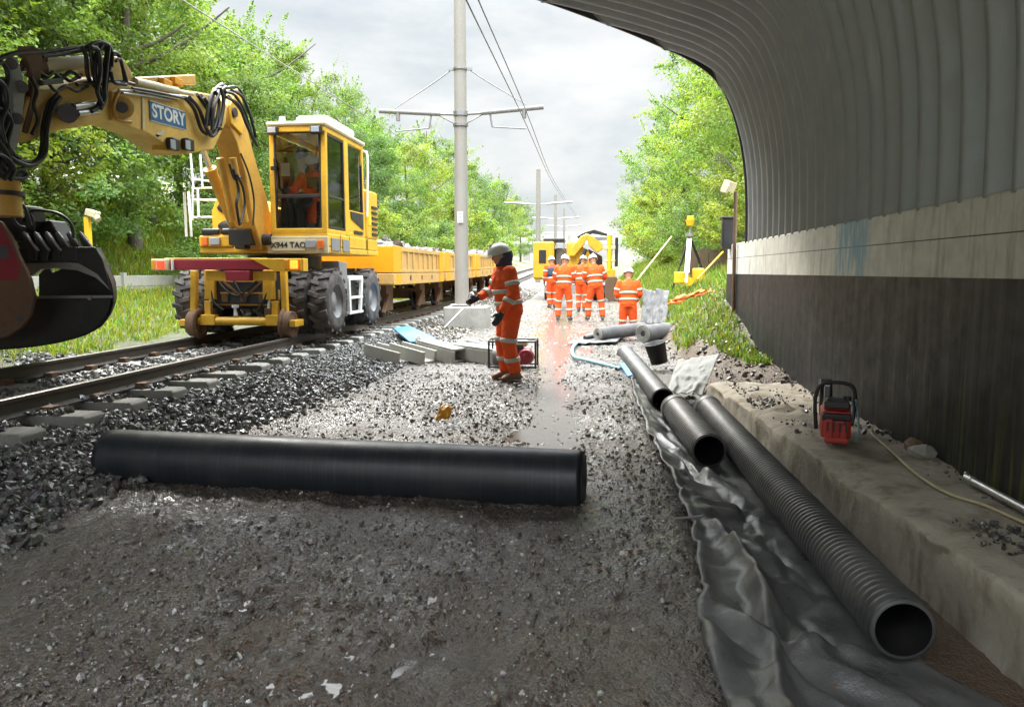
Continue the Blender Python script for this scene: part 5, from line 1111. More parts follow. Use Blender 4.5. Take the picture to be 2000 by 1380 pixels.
# upper boom traced from its side, 0.38 m wide
XN = TX+.19
def trace(pts, X=XN): return [P(x, y, X=X) for x, y in pts]
mb = MB(); mb.prism(trace([(418, 292), (350, 303), (290, 262), (220, 236), (218, 178), (255, 166), (378, 178), (420, 186), (445, 205), (442, 240)]), (-.38, 0, 0)); ub = part(mb, 'upper_boom', 'tan', bev=.02)
mb = MB(); mb.prism(trace([(220, 236), (170, 246), (120, 254), (60, 276), (36, 279), (36, 240), (52, 196), (70, 178), (120, 172), (160, 160), (196, 150), (220, 110), (240, 112), (258, 140), (262, 167), (222, 180)], XN-.03), (-.32, 0, 0)); ua = part(mb, 'boom_arm', 'tan', bev=.02)
# ribs, patches and pin bosses
MB().cyl(P(238, 210, X=XN-.4), P(238, 210, X=XN+.03), .12, n=20).build('pin_boss', M['tan'], ua, .01)
MB().cyl(P(238, 210, X=XN-.4), P(238, 210, X=XN+.06), .06, n=16).build('pin', M['darksteel'], ua)
mb = MB(); mb.tube(trace([(232, 180), (222, 205), (228, 232), (255, 238)], XN+.01), .022, 6, 4); mb.build('edge_weld', M['brownyellow'], ua)
for pts in ([(276, 172), (280, 176), (281, 252), (277, 252)],): MB().prism(trace(pts, XN+.001), (.012, 0, 0)).build('stiffener', M['cream'], ub)
MB().prism(trace([(258, 152), (382, 146), (384, 166), (258, 166)], XN-.05), (-.22, 0, 0)).build('top_plate', M['brownyellow'], ub, .012)
mb = MB(); mb.cyl(P(262, 160, X=XN-.02), P(345, 178, X=XN-.02), .05, n=16).cyl(P(345, 178, X=XN-.02), P(375, 184, X=XN-.02), .03, n=12); part(mb, 'arm_cylinder', 'cream', bev=0)
for a, b, c_, d_ in ((232, 176, 372, 190), (240, 182, 330, 195)): part(MB().tube(trace([(a, b), ((a+c_)/2, (b+d_)/2-1), (c_, d_)], XN+.03), .014, 8, 3), 'hydraulic_line', 'steel', bev=0)
for x, y in ((318, 163), (340, 160)): part(MB().box(P(x, y, X=XN-.06), (.14, .2, .09)), 'valve_block', 'orange', bev=.01)
# sign
q0, q1, q2, q3 = trace([(291, 197), (361, 220), (363, 253), (293, 234)], XN+.004)
sg = part(MB().prism([q0, q1, q2, q3], (.008, 0, 0)), 'sign_panel', 'signblue', bev=0)
MB().prism([q0+Vector((.0, .02, .012)), q1+Vector((0, -.02, .012)), q2+Vector((0, -.02, -.012)), q3+Vector((0, .02, -.012))], (.004, 0, 0)).build('sign_border', M['white'], sg)
ex_ = ((q1-q0)+(q2-q3)).normalized(); ez_ = Vector((1, 0, 0)).cross(ex_); rm = Matrix((ex_, ez_, Vector((1, 0, 0)))).transposed(); h_ = ((q0-q3).length+(q1-q2).length)/2
text('STORY', (q0+q1+q2+q3)/4+Vector((.011, 0, 0)), h_*1.02, M['white'], sg, rot=rm, bold=.03, sx=((q1-q0).length)/h_/3.6*1.06, ext=.003)
# work lamps and beacon under the boom
for x, y in ((338, 282), (367, 283)): c_ = part(MB().box(P(x, y, X=XN+.05), (.1, .16, .15)), 'work_lamp', 'hose', bev=.02); MB().box(P(x, y, X=XN+.103), (.012, .11, .11)).build('lens', M['lens'], c_, .004)
part(MB().cyl(P(315, 296, X=XN-.1), P(315, 276, X=XN-.1), .1, .1, 18).cyl(P(315, 276, X=XN-.1), P(308, 262, X=XN-.1), .05, n=10), 'swivel_fitting', 'yellow', bev=.01)
part(MB().box(P(305, 262, X=XN-.05), (.1, .2, .06), (.4, 0, 0)), 'camera_bracket', 'white', bev=.01)
# cylinder on top of the arm with its clamp
a, b = P(66, 132, X=XN-.16), P(166, 122, X=XN-.16); tc_ = part(MB().cyl(a, b, .072, n=20).cyl(b, b+(b-a)*.06, .05, n=14), 'bucket_cylinder', 'cream', bev=0)
MB().cyl(P(20, 140, X=XN-.16), a, .04, n=12).build('rod', M['chrome'], tc_); MB().cyl(a-(b-a)*.08, a+(b-a)*.1, .095, n=18).box(a+Vector((0, 0, .12)), (.16, .2, .1)).build('gland', M['rust'], tc_, .01)
part(MB().prism(trace([(48, 100), (68, 94), (84, 104), (80, 160), (72, 200), (56, 262), (44, 258), (62, 190), (64, 150)], XN-.02), (-.05, 0, 0)), 'link_plate', 'rust', bev=.01)
# stick going down at the left end
for dx in (.03, -.36): part(MB().prism(trace([(20, 108), (34, 112), (46, 150), (50, 182), (42, 250), (34, 290), (16, 296), (24, 235), (22, 160)], XN+dx), (-.04, 0, 0)), 'stick_plate', 'grey', bev=.012)
for x, y, r in ((42, 170, .055), (34, 232, .05), (22, 125, .05), (12, 300, .05)): part(MB().cyl(P(x, y, X=XN-.42), P(x, y, X=XN+.06), r, n=14), 'pin', 'darksteel', bev=.008)
part(MB().prism(trace([(0, 150), (24, 150), (30, 300), (20, 345), (-30, 345), (-30, 150)], XN-.06), (-.26, 0, 0)), 'stick', 'blackmetal', bev=.02)
q = P(2, 352, X=XN-.19); part(MB().cyl(q, q-Vector((0, 0, .32)), .15, .15, 20), 'rotator', 'brownyellow', bev=.01); part(MB().cyl(q+Vector((0, 0, .1)), q, .19, n=20).cyl(q-Vector((0, 0, .1)), q-Vector((0, 0, .14)), .18, n=20), 'rotator_flange', 'blackmetal', bev=.008)
# hoses
HS = [([(12, 285), (30, 305), (60, 318), (80, 300), (84, 250), (95, 205), (112, 185)], .0, .021), ([(5, 290), (28, 312), (62, 323), (88, 300), (92, 250), (104, 210), (118, 190)], .05, .021),
 ([(0, 318), (15, 332), (40, 330), (52, 322), (40, 314), (15, 322)], .03, .017), ([(-5, 330), (15, 345), (45, 348), (52, 338), (35, 330)], .0, .017),
 ([(84, 104), (120, 98), (160, 92), (185, 90)], -.1, .02), ([(82, 110), (120, 106), (165, 98), (200, 96)], -.04, .02),
 ([(160, 92), (168, 110), (172, 150), (190, 175), (200, 200)], .02, .022), ([(175, 88), (180, 120), (184, 150), (196, 176), (206, 198)], .05, .022), ([(200, 88), (188, 110), (186, 150), (198, 185), (190, 208), (178, 218)], .08, .023), ([(212, 92), (208, 130), (204, 170), (204, 196), (196, 212)], .1, .023),
 ([(175, 90), (195, 82), (214, 92), (216, 120), (208, 160), (206, 190)], .04, .022), ([(165, 95), (188, 84), (208, 96), (204, 130), (196, 165)], .0, .022), ([(218, 130), (220, 106), (230, 106), (238, 125), (244, 158)], .06, .02), ([(216, 140), (222, 160), (236, 164), (246, 166)], .08, .02),
 ([(75, 140), (92, 150), (104, 142), (120, 152), (138, 140), (156, 152)], -.05, .018), ([(80, 150), (100, 158), (118, 146), (136, 158), (160, 146)], -.12, .018), ([(150, 165), (178, 162), (206, 158), (240, 160), (262, 165)], .04, .02),
 ([(362, 192), (380, 215), (392, 250), (405, 262), (420, 250)], .06, .024), ([(370, 190), (388, 212), (402, 248), (414, 266), (428, 250)], .1, .024), ([(385, 185), (400, 205), (410, 225), (420, 245)], .08, .024), ([(392, 186), (406, 208), (414, 232), (424, 240)], .02, .024),
 ([(408, 245), (412, 200), (424, 172), (438, 168), (436, 210), (430, 245)], .1, .024), ([(402, 250), (410, 195), (428, 168), (440, 172)], .16, .024), ([(414, 255), (418, 210), (430, 180), (442, 170)], .22, .022),
 ([(440, 172), (462, 170), (476, 190), (488, 225), (498, 255)], .16, .016), ([(440, 180), (458, 186), (476, 215), (492, 262)], .2, .022), ([(442, 190), (466, 205), (480, 240), (496, 275)], .24, .022), ([(446, 188), (470, 215), (488, 255), (502, 285)], .22, .022), ([(442, 178), (468, 180), (482, 205), (496, 240)], .12, .014),
 ([(455, 330), (466, 370), (462, 400), (468, 440)], .06, .02), ([(448, 320), (458, 350), (470, 345)], .05, .018)]
HS += [([(-20, 120), (5, 112), (30, 104), (60, 102), (90, 100)], .06, .02), ([(-20, 135), (4, 122), (16, 150), (8, 190), (18, 225), (6, 262)], .06, .022), ([(-15, 150), (8, 168), (14, 205), (2, 240), (10, 280)], .09, .02), ([(-20, 210), (6, 215), (22, 240), (14, 280), (26, 300)], .07, .022),
 ([(-15, 262), (8, 290), (22, 325), (8, 350)], .08, .019), ([(-10, 300), (12, 308), (28, 330), (20, 352)], .1, .017), ([(60, 150), (72, 178), (66, 205), (74, 235), (62, 262)], .02, .017), ([(96, 165), (110, 178), (128, 168), (150, 178), (172, 168)], .02, .016), ([(178, 92), (192, 100), (196, 140), (190, 178), (200, 205)], .12, .021), ([(226, 120), (234, 116), (240, 132), (248, 160)], .1, .016),
 ([(258, 172), (300, 179), (342, 188), (366, 194)], .05, .013), ([(262, 178), (306, 186), (346, 195)], .05, .011), ([(398, 190), (412, 214), (420, 240), (432, 252)], .14, .022), ([(420, 176), (428, 200), (424, 232), (418, 254)], .2, .023), ([(430, 170), (436, 196), (432, 228), (426, 250)], .24, .021), ([(452, 176), (472, 188), (486, 218), (500, 268)], .26, .02), ([(462, 340), (474, 366), (478, 400), (470, 436)], .1, .018), ([(470, 300), (486, 340), (496, 390), (494, 440)], .1, .014)]
for pts, dx, r in HS: part(MB().tube(trace(pts, XN+dx), r, 8, 6), 'hose', 'hose', bev=0)
for x, y, dx in ((175, 205, .05), (182, 218, .05)): part(MB().cyl(P(x-32, y+4, X=XN+dx), P(x+8, y-1, X=XN+dx), .035, n=12), 'valve', 'steel', bev=.006)
part(MB().cyl(P(132, 222, X=XN-.1), P(132, 222, X=XN+.1), .09, n=14).box(P(100, 160, X=XN+.02), (.05, .3, .05), (.3, 0, 0)), 'hose_clamp', 'darksteel', bev=.01)
# ---- clamshell grab
GRB = empty('grab', (0, 0, 0), None, None); GRB.parent = EX
def gsub(mb, name, mat, bev=.01): return mb.build(name, M[mat], GRB, bev)
YB = 7.35                                             # the far jaw lies across the line, the near jaw in front of it
def G(x, y, Y=YB): return P(x, y, Y=Y)
# jaw shell: outline swept back as a curved scoop
outer = [(188, 484), (204, 520), (218, 555), (222, 585), (214, 615), (196, 638), (165, 655), (120, 668), (60, 678), (-20, 684), (-120, 686)]
lipl = [(-120, 582), (218, 580)]
o3 = spline([G(x, y) for x, y in outer], 4)
mb = MB(); n_ = len(o3); back = [p+Vector((-.30, .5, .02)) for p in o3]; ins = [G(70, 580)+(p-G(70, 580))*.965 for p in o3]; bins = [p+Vector((-.29, .48, .02)) for p in ins]
mb.add(o3+back, [(k, k+1, n_+k+1, n_+k) for k in range(n_-1)], True).add(ins+bins, [(k+1, k, n_+k, n_+k+1) for k in range(n_-1)], True).add(o3+ins, [(k+1, k, n_+k, n_+k+1) for k in range(n_-1)])
gsub(mb, 'jaw_shell', 'blackmetal', 0)
front = [G(x, y) for x, y in ((-120, 580), (219, 578), (222, 590), (214, 615), (196, 638), (165, 655), (120, 668), (60, 678), (-20, 684), (-120, 686))]
mb = MB(); mb.prism([p+Vector((0, .0, 0)) for p in front], (0, .03, 0)); gsub(mb, 'jaw_front', 'blackmetal', .008)
gsub(MB().bar(G(-120, 582), G(220, 579), .022, .03).cyl(G(178, 582), G(178, 582)-Vector((0, .03, 0)), .022, n=12), 'jaw_lip', 'steel', .004)
backp = [q_+Vector((-.29, .48, .02)) for q_ in [G(x, y) for x, y in ((60, 540), (80, 520), (88, 536), (104, 530), (110, 520), (190, 500), (204, 520), (218, 556), (220, 590), (60, 600))]]
gsub(MB().prism(backp, (0, .03, 0)), 'jaw_back', 'blackmetal', .006)
cres = [(40, 512), (110, 510), (160, 514), (190, 530), (214, 566), (186, 542), (150, 528), (110, 524), (80, 526), (60, 540), (42, 530)]
gsub(MB().prism([G(x, y, YB+.05) for x, y in cres], (0, .04, 0)), 'highlight_rim', 'steel', .006)  # pale steel crescent standing in for the highlight inside the jaw
gsub(MB().prism([G(x, y, YB-.02) for x, y in ((150, 482), (186, 482), (200, 505), (220, 572), (190, 535), (150, 512))], (-.3, .5, 0)), 'jaw_cheek', 'blackmetal', .012)
gsub(MB().prism([G(x, y, YB+.02) for x, y in ((20, 485), (150, 482), (150, 512), (20, 515))], (-.25, .4, 0)), 'jaw_crossbeam', 'blackmetal', .012)
for k in range(6):
    x = 40+k*22; mb = MB(); mb.prism([G(a, b, YB-.1+.05*k) for a, b in ((x, 456), (x+10, 454), (x+34, 488), (x+30, 508), (x+18, 508), (x+16, 492))], (0, .03, 0)); gsub(mb, 'rib', 'blackmetal', .008)
    gsub(MB().tube([G(a, b, YB-.115+.05*k) for a, b in ((x+6, 453), (x+32, 486), (x+36, 489))], .012, 6, 1), 'rib_edge', 'steel', 0)
gsub(MB().prism([G(x, y, YB+.2) for x, y in ((30, 470), (66, 432), (98, 430), (120, 470), (116, 490), (40, 490))], (0, .25, 0)), 'top_frame', 'blackmetal', .015)
gsub(MB().prism([G(x, y, YB-.1) for x, y in ((-60, 400), (40, 400), (44, 430), (30, 470), (-60, 470))], (0, .35, 0)), 'yoke', 'blackmetal', .02)
for y in (408, 420): gsub(MB().cyl(G(-60, y, YB-.14), G(44, y, YB-.14), .03, n=12), 'grab_cylinder', 'steel', 0)
# near jaw, its plain side plate towards the camera
nj = [(-90, 420), (0, 432), (20, 460), (36, 500), (58, 545), (66, 580), (58, 615), (40, 640), (10, 658), (-40, 668), (-90, 670)]
gsub(MB().prism([G(x, y, 7.0) for x, y in nj], (0, .05, 0)), 'jaw_side', 'rust', .012)
gsub(MB().prism([G(x, y, 6.995) for x, y in ((-90, 425), (2, 440), (22, 480), (40, 520), (34, 548), (-90, 545))], (0, .012, 0)), 'jaw_side_paint', 'red', .004)
gsub(MB().cyl(G(8, 492, 6.97), G(8, 492, 7.06), .07, n=18), 'jaw_pin', 'darksteel', .008); gsub(MB().cyl(G(38, 622, 6.98), G(38, 622, 7.06), .03, n=12), 'jaw_pin', 'darksteel', .008)
for pts, Y_ in (([(5, 385), (30, 395), (50, 420), (58, 445), (64, 430), (60, 412), (90, 412), (120, 420), (140, 440), (143, 465)], 7.3), ([(-5, 380), (25, 385), (48, 405), (60, 440)], 7.2), ([(35, 412), (60, 410), (64, 430), (66, 450)], 7.4), ([(-10, 395), (20, 420), (35, 440), (50, 445)], 7.1)):
    gsub(MB().tube([G(x, y, Y_) for x, y in pts], .016, 8, 6), 'hose', 'hose', 0)
# ---------------------------------------------------------------- wagons
WL = ['first wagon behind the excavator with a bright orange end panel', 'second wagon, half hidden by the nearest mast', 'third wagon with muddy yellow side panels, right of the mast', 'fourth and farthest wagon, beside the nearest worker\'s helmet']
def wagon(y0, L, label, i):
    yc = y0+L/2; z = float(zr(yc)); root = empty('rail_wagon', (TX, yc, z), label, 'wagon', 'yellow wagons loaded with rubble'); root.rotation_euler = (math.atan2(float(zr(y0+L)-zr(y0)), L), 0, 0)
    T = rootmat(root)
    def bw_(mb, name, mat, parent=None, bev=.01): mb.v = [T @ v for v in mb.v]; return mb.build(name, M[mat], parent or root, bev)
    h = L/2-.06; W_ = 1.28; zt, zf, zb = 1.52, .98, .72
    mb = MB(); mb.b2((-W_, -h, zb), (W_, h, zf-.02)).b2((-W_-.02, -h-.02, zb+.02), (W_+.02, -h+.12, zf-.022)); fr = bw_(mb, 'underframe', 'dirtyellow')
    for k in range(5):
        y = -h+.35+k*(2*h-.7)/4; MB_ = MB().b2((W_+.002, y-.05, zb+.09), (W_+.006, y+.05, zb+.19)); bw_(MB_, 'lashing_slot', 'blackmetal', fr, 0)
    mb = MB(); mb.b2((-W_+.02, -h+.05, zf-.02), (W_-.02, h-.05, zf+.02)); bw_(mb, 'floor_plate', 'dirtyellow')
    npan = 3; 
    for s_ in (-1, 1):
        mb = MB(); x = s_*(W_-.05); mb.b2((x-.02, -h+.06, zf), (x+.02, h-.06, zt))
        mb.b2((x-.05 if s_ < 0 else x+.021, -h+.03, zt-.09), (x-.021 if s_ < 0 else x+.05, h-.03, zt)).b2((x-.05 if s_ < 0 else x+.021, -h+.03, zf), (x-.021 if s_ < 0 else x+.05, h-.03, zf+.07))
        for k in range(8):
            y = -h+.75+k*(2*h-1.5)/7; mb.b2((x-.052 if s_ < 0 else x+.021, y-.03, zf+.07), (x-.021 if s_ < 0 else x+.052, y+.03, zt-.09))
        bw_(mb, 'side_panel', 'dirtyellow', None, .006)
        for e_ in (-1, 1):
            ya, yb = (-h, -h+.62) if e_ < 0 else (h-.5, h); mb = MB(); mb.b2((x-.06 if s_ < 0 else x+.021, ya, zf+.003), (x-.021 if s_ < 0 else x+.06, yb, zt+.01)); bw_(mb, 'corner_post', 'orange', None, .008)
            MB_ = MB().b2((s_*(W_+.004), ya, zb+.01), (s_*(W_+.012), yb, zf-.03)); bw_(MB_, 'end_plate', 'orange', None, .003)
    for e_ in (-1, 1): mb = MB(); y = e_*(h-.03); mb.b2((-W_+.02, y-.025, zf), (W_-.02, y+.025, zt)); bw_(mb, 'end_panel', 'orange' if (i == 0 and e_ < 0) else 'dirtyellow', None, .008)
    for e_ in (-1, 1):
        yb = e_*(h-1.0); mb = MB(); mb.b2((-.6, yb-.12, .3), (.6, yb+.12, .5)); 
        for s_ in (-1, 1): mb.b2((s_*.86-.06, yb-.28, .14), (s_*.86+.06, yb+.28, .74)).bar((s_*.98, yb-.35, .5), (s_*.98, yb-.75, .12), .07, .09)
        bg_ = bw_(mb, 'axle_guard', 'rust')
        for s_ in (-1, 1): mb = MB(); mb.lathe([(0, -.05), (.08, -.06), (.1, -.04), (.21, -.04), (.235, -.055), (.235, .04), (.265, .05), (.265, .075), (.0, .075)], (s_*.7525, yb, .235), (-s_, 0, 0), 24); bw_(mb, 'rail_wheel', 'darksteel', bg_, 0)
    mb = MB(); mb.cyl((0, -h-.1, .62), (0, -h+.1, .62), .07, n=12).cyl((0, h-.1, .62), (0, h+.1, .62), .07, n=12); bw_(mb, 'coupling', 'darksteel')
    # load of rubble
    u, v = np.meshgrid(np.linspace(-W_+.1, W_-.1, 26), np.linspace(-h+.12, h-.12, 50)); zz = zt-.06+(.2*fbm(u*1.3, v*1.1+9*i, 111, 3)+.22)*np.clip((1-(np.abs(u)/(W_-.1))**3), 0, 1)*np.clip(1-(np.abs(v)/(h-.1))**4, 0, 1)
    n = 420; X = rng.uniform(-W_+.15, W_-.15, n); Y = rng.uniform(-h+.2, h-.2, n); Z = zt-.06+(.2*fbm(X*1.3, Y*1.1+9*i, 111, 3)+.22)*np.clip((1-(np.abs(X)/(W_-.1))**3), 0, 1)*np.clip(1-(np.abs(Y)/(h-.1))**4, 0, 1)
    loc = T.translation; a_ = root.rotation_euler.x; ca, sa = math.cos(a_), math.sin(a_)
    wl_ = lambda X, Y, Z: (loc.x+X, loc.y+Y*ca-Z*sa, loc.z+Y*sa+Z*ca)
    Vs = np.stack(wl_(u, v, zz), -1).reshape(-1, 3)
    hp = np_mesh('rubble_load', Vs-np.array(loc), grid_faces(*u.shape), M['stone'], True, {'tint': np.full((u.size, 3), .06)*np.array([1.1, .95, .85])}); hp.location = loc
    x_, y_, z_ = wl_(X, Y, Z); s_ = .03+.12*rng.random(n)**5; st = stones('rubble_stones', x_-loc.x, y_-loc.y, z_-loc.z-.03, s_, tints(n, .03, .09, .15)*np.array([1.2, 1, .8]), 'x', 'x')
    st.parent = hp; del st['label'], st['category'], st['kind']; st.name = 'lumps'
    tag(hp, ['heap of broken stone in the first wagon', 'heap of pale rubble in the second wagon', 'heap of brown spoil in the third wagon', 'heap of spoil in the farthest wagon'][i], 'rubble', kind='stuff')
for i, (y0, L) in enumerate(((14.95, 5.3), (20.5, 5.3), (26.1, 5.2), (31.5, 5.2))): wagon(y0, L, WL[i], i)

# ---------------------------------------------------------------- people
def rem(o, vox, sm=4, wr=0):
    m = o.modifiers.new('fuse', 'REMESH'); m.mode = 'VOXEL'; m.voxel_size = vox; m.use_smooth_shade = True
    m = o.modifiers.new('smooth', 'SMOOTH'); m.factor = .5; m.iterations = sm
    if wr:
        tx = bpy.data.textures.get('folds') or bpy.data.textures.new('folds', 'CLOUDS'); tx.noise_scale = .09; tx.noise_depth = 2
        m = o.modifiers.new('folds', 'DISPLACE'); m.texture = tx; m.strength = wr; m.mid_level = .5; m.texture_coords = 'LOCAL'
def person(loc, rz, label, J, cloth='hivis', legs=None, helmet='helmet', boot='bootdark', vox=.014, snood=None, group='workers in orange overalls', vest=None, bands=True, sit=False, fat=1.06):
    """J: joint positions in metres, facing -Y: hip, chest, neck, head, then per side (l = +x) shoulder, elbow, hand, thigh, knee, ankle, toe"""
    root = empty('person', loc, label, 'person', group, rz=rz); root.scale = (fat, fat, 1); T = rootmat(root); V = Vector; J = {k: V(v) for k, v in J.items()}
    def bp(mb, name, mat, parent=None, bev=0): mb.v = [T @ v for v in mb.v]; return mb.build(name, M[mat], parent or root, bev)
    up = (J['head']-J['neck']).normalized(); fwd = V((0, -1, 0)); fwd = (fwd-up*fwd.dot(up)).normalized(); side = fwd.cross(up)*-1
    if 'look' in J: fwd = J['look'].normalized(); fwd = (fwd-up*fwd.dot(up)).normalized()
    side = up.cross(fwd); HM = Matrix((side, -fwd, up)).transposed(); hc = J['head']
    # body: one fused mesh with head, neck, trunk, arms, five-fingered hands and legs
    mb = MB(); mb.ell(hc, (.075, .095, .115), 18, 12, HM); mb.ell(hc+fwd*.045-up*.07, (.05, .05, .05), 12, 8, HM); mb.ell(hc+fwd*.1-up*.02, (.014, .02, .024), 8, 6, HM)
    for s_ in (-1, 1): mb.ell(hc+side*s_*.078-up*.01, (.012, .022, .034), 8, 6, HM); mb.ell(hc+fwd*.085+side*s_*.034+up*.018, (.016, .012, .01), 8, 6, HM)
    mb.loft([hc-up*.05, J['neck'], J['chest']+V((0, 0, .08))], [.058, .06, .09]); mb.loft([J['hip'], J['hip'].lerp(J['chest'], .5), J['chest'], J['chest'].lerp(J['neck'], .7)], [(.15, .1), (.14, .1), (.16, .11), (.1, .07)])
    for s_ in 'lr':
        sh, el, ha = J[s_+'sh'], J[s_+'el'], J[s_+'ha']; mb.loft([sh, sh.lerp(el, .5), el, el.lerp(ha, .5), ha], [.055, .05, .042, .04, .03])
        th, kn, an, to = J[s_+'th'], J[s_+'kn'], J[s_+'an'], J[s_+'to']; mb.loft([J['hip']+(th-J['hip'])*.6, th, th.lerp(kn, .5), kn, kn.lerp(an, .4), an], [.09, .085, .075, .056, .055, .04])
    b_ = bp(mb, 'body', 'skin'); rem(b_, vox)
    # gloves
    for s_ in 'lr':
        el, ha = J[s_+'el'], J[s_+'ha']; d = (ha-el).normalized(); pn = V((-1 if s_ == 'l' else 1, 0, 0)); pn = (pn-d*pn.dot(d)).normalized(); ac = d.cross(pn); mb = MB(); c = ha+d*.055
        mb.loft([ha-d*.03, ha+d*.01, c, c+d*.045], [(.036, .03), (.036, .025), (.044, .024), (.04, .02)], ac)
        for f_ in range(4):
            o_ = c+d*.035+ac*(.03-.02*f_); L = (.075, .085, .08, .062)[f_]; mb.tube([o_, o_+d*L*.5+pn*.008, o_+d*L*.85+pn*.03, o_+d*L*.95+pn*.045], [.0115, .011, .0095, .008], 7, 3)
        fw = -1 if ac.dot(V((0, -1, 0))) < 0 else 1; o_ = c-d*.035+ac*fw*.036; mb.tube([o_, o_+d*.03+ac*fw*.022+pn*.01, o_+d*.06+ac*fw*.02+pn*.025], [.014, .012, .009], 7, 3)
        g = bp(mb, 'glove', 'glove'); rem(g, .006, 2)
    # jacket and trousers
    mb = MB(); hp, ch, nk = J['hip'], J['chest'], J['neck']; dn = (hp-ch).normalized()
    mb.loft([hp+dn*.07, hp, hp.lerp(ch, .45), ch, ch.lerp(nk, .55), ch.lerp(nk, .9), nk+up*.015], [(.185, .145), (.19, .15), (.18, .14), (.2, .145), (.17, .12), (.1, .09), (.075, .075)])
    for s_ in 'lr':
        sh, el, ha = J[s_+'sh'], J[s_+'el'], J[s_+'ha']; mb.ell(sh, (.075, .075, .075)); mb.loft([ch.lerp(sh, .5), sh, sh.lerp(el, .5), el, el.lerp(ha, .5), ha-(ha-el).normalized()*.02], [.09, .082, .074, .064, .06, .054])
    jk = bp(mb, 'jacket', cloth); rem(jk, vox, 5, .022)
    mb = MB(); mb.loft([hp+V((0, 0, .06)), hp, hp+dn*.1], [(.16, .125), (.175, .135), (.165, .13)])
    for s_ in 'lr':
        th, kn, an = J[s_+'th'], J[s_+'kn'], J[s_+'an']; mb.loft([hp.lerp(th, .6)+V((0, 0, .03)), th, th.lerp(kn, .5), kn, kn.lerp(an, .45), kn.lerp(an, .85), an+(kn-an).normalized()*.03], [.105, .108, .098, .083, .08, .074, .076])
    tr_ = bp(mb, 'trousers', legs or 'hivisdirty'); rem(tr_, vox, 5, .022)
    if vest:
        mb = MB(); mb.loft([hp.lerp(ch, .2), hp.lerp(ch, .6), ch, ch.lerp(nk, .5)], [(.2, .16), (.2, .16), (.215, .165), (.18, .14)], ends=False); v_ = bp(mb, 'waistcoat', vest); m = v_.modifiers.new('cloth', 'SOLIDIFY'); m.thickness = .01
    for s_ in 'lr':
        kn, an, to = J[s_+'kn'], J[s_+'an'], J[s_+'to']; mb = MB(); dl = (to-an); dl.z = 0; dl = dl.normalized() if dl.length > 1e-4 else V((0, -1, 0)); ft = V((an.x, an.y, min(an.z, to.z)+.0))
        mb.loft([an+(kn-an).normalized()*.16, an+(kn-an).normalized()*.04, V((an.x, an.y, to.z+.045))], [.066, .058, (.052, .06)]); mb.loft([to-dl*.21+V((0, 0, .015)), to-dl*.16+V((0, 0, .04)), to-dl*.06+V((0, 0, .04)), to+V((0, 0, .02)), to+dl*.035+V((0, 0, .005))], [(.035, .03), (.046, .055), (.05, .05), (.048, .035), (.025, .018)], dl.cross(V((0, 0, 1))))
        bo = bp(mb, 'boot', boot); rem(bo, .012, 3)
        bp(MB().loft([to-dl*.2-V((0, 0, .028)), to-dl*.08-V((0, 0, .028)), to+dl*.03-V((0, 0, .024))], [(.042, .012), (.05, .012), (.03, .012)], dl.cross(V((0, 0, 1)))), 'sole', 'bootdark', bo)
    if bands:
        def ring(p, ax, rx, ry, sd, nm='reflective_band', w_=.028):
            ax = ax.normalized(); mb = MB(); mb.loft([p-ax*w_, p-ax*w_*.9, p+ax*w_*.9, p+ax*w_], [(rx-.006, ry-.006), (rx, ry), (rx, ry), (rx-.006, ry-.006)], sd, 22, False); bp(mb, nm, 'band')
        ring(hp.lerp(ch, .22), ch-hp, .2, .163, (1, 0, 0)); ring(hp.lerp(ch, .62), ch-hp, .205, .163, (1, 0, 0)) if not vest else None
        for s_ in 'lr':
            sh, el, ha = J[s_+'sh'], J[s_+'el'], J[s_+'ha']; kn, an, th = J[s_+'kn'], J[s_+'an'], J[s_+'th']
            ring(sh.lerp(el, .6), el-sh, .083, .083, (1, .1, 0)); ring(el.lerp(ha, .4), ha-el, .074, .074, (1, .1, 0)); ring(kn.lerp(th, .12), th-kn, .1, .1, (1, .1, 0)); ring(kn.lerp(an, .5), an-kn, .091, .091, (1, .1, 0))
    # helmet: dome, brim, harness
    c = hc+up*.035; mb = MB(); pf = [(.118, -.012), (.117, .02), (.108, .06), (.085, .095), (.05, .115), (.0, .122)]; mb.lathe(pf, (0, 0, 0), (0, 0, 1), 28)
    mb.v = [V((v.x*.93, v.y*1.12, v.z)) for v in mb.v]; k0 = len(mb.v); mb.lathe([(.116, .0), (.128, -.012), (.116, -.016)], (0, 0, 0), (0, 0, 1), 28); mb.v[k0:] = [V((v.x*.93, v.y*1.12-(.05*max(0, -v.y/.12)**3), v.z-.012*max(0, -v.y/.12)**2)) for v in mb.v[k0:]]
    mb.box((0, 0, .115), (.03, .2, .02)); mb.v = [HM @ v + c for v in mb.v]; h = bp(mb, 'helmet', helmet)
    mb = MB()
    for s_ in (-1, 1): mb.tube([c+side*s_*.1, hc+side*s_*.085-up*.06+fwd*.02, hc-up*.12+fwd*.05], .006, 6, 3)
    bp(mb, 'chin_strap', 'hose', h)
    if snood: mb = MB(); mb.loft([hc+up*.03-fwd*.042, hc-up*.03-fwd*.04, hc-up*.09-fwd*.02, J['neck']-up*.02], [(.088, .108), (.09, .108), (.08, .095), (.09, .095)], side, 18); s0 = bp(mb, 'snood', snood); rem(s0, .012, 2)
    return root
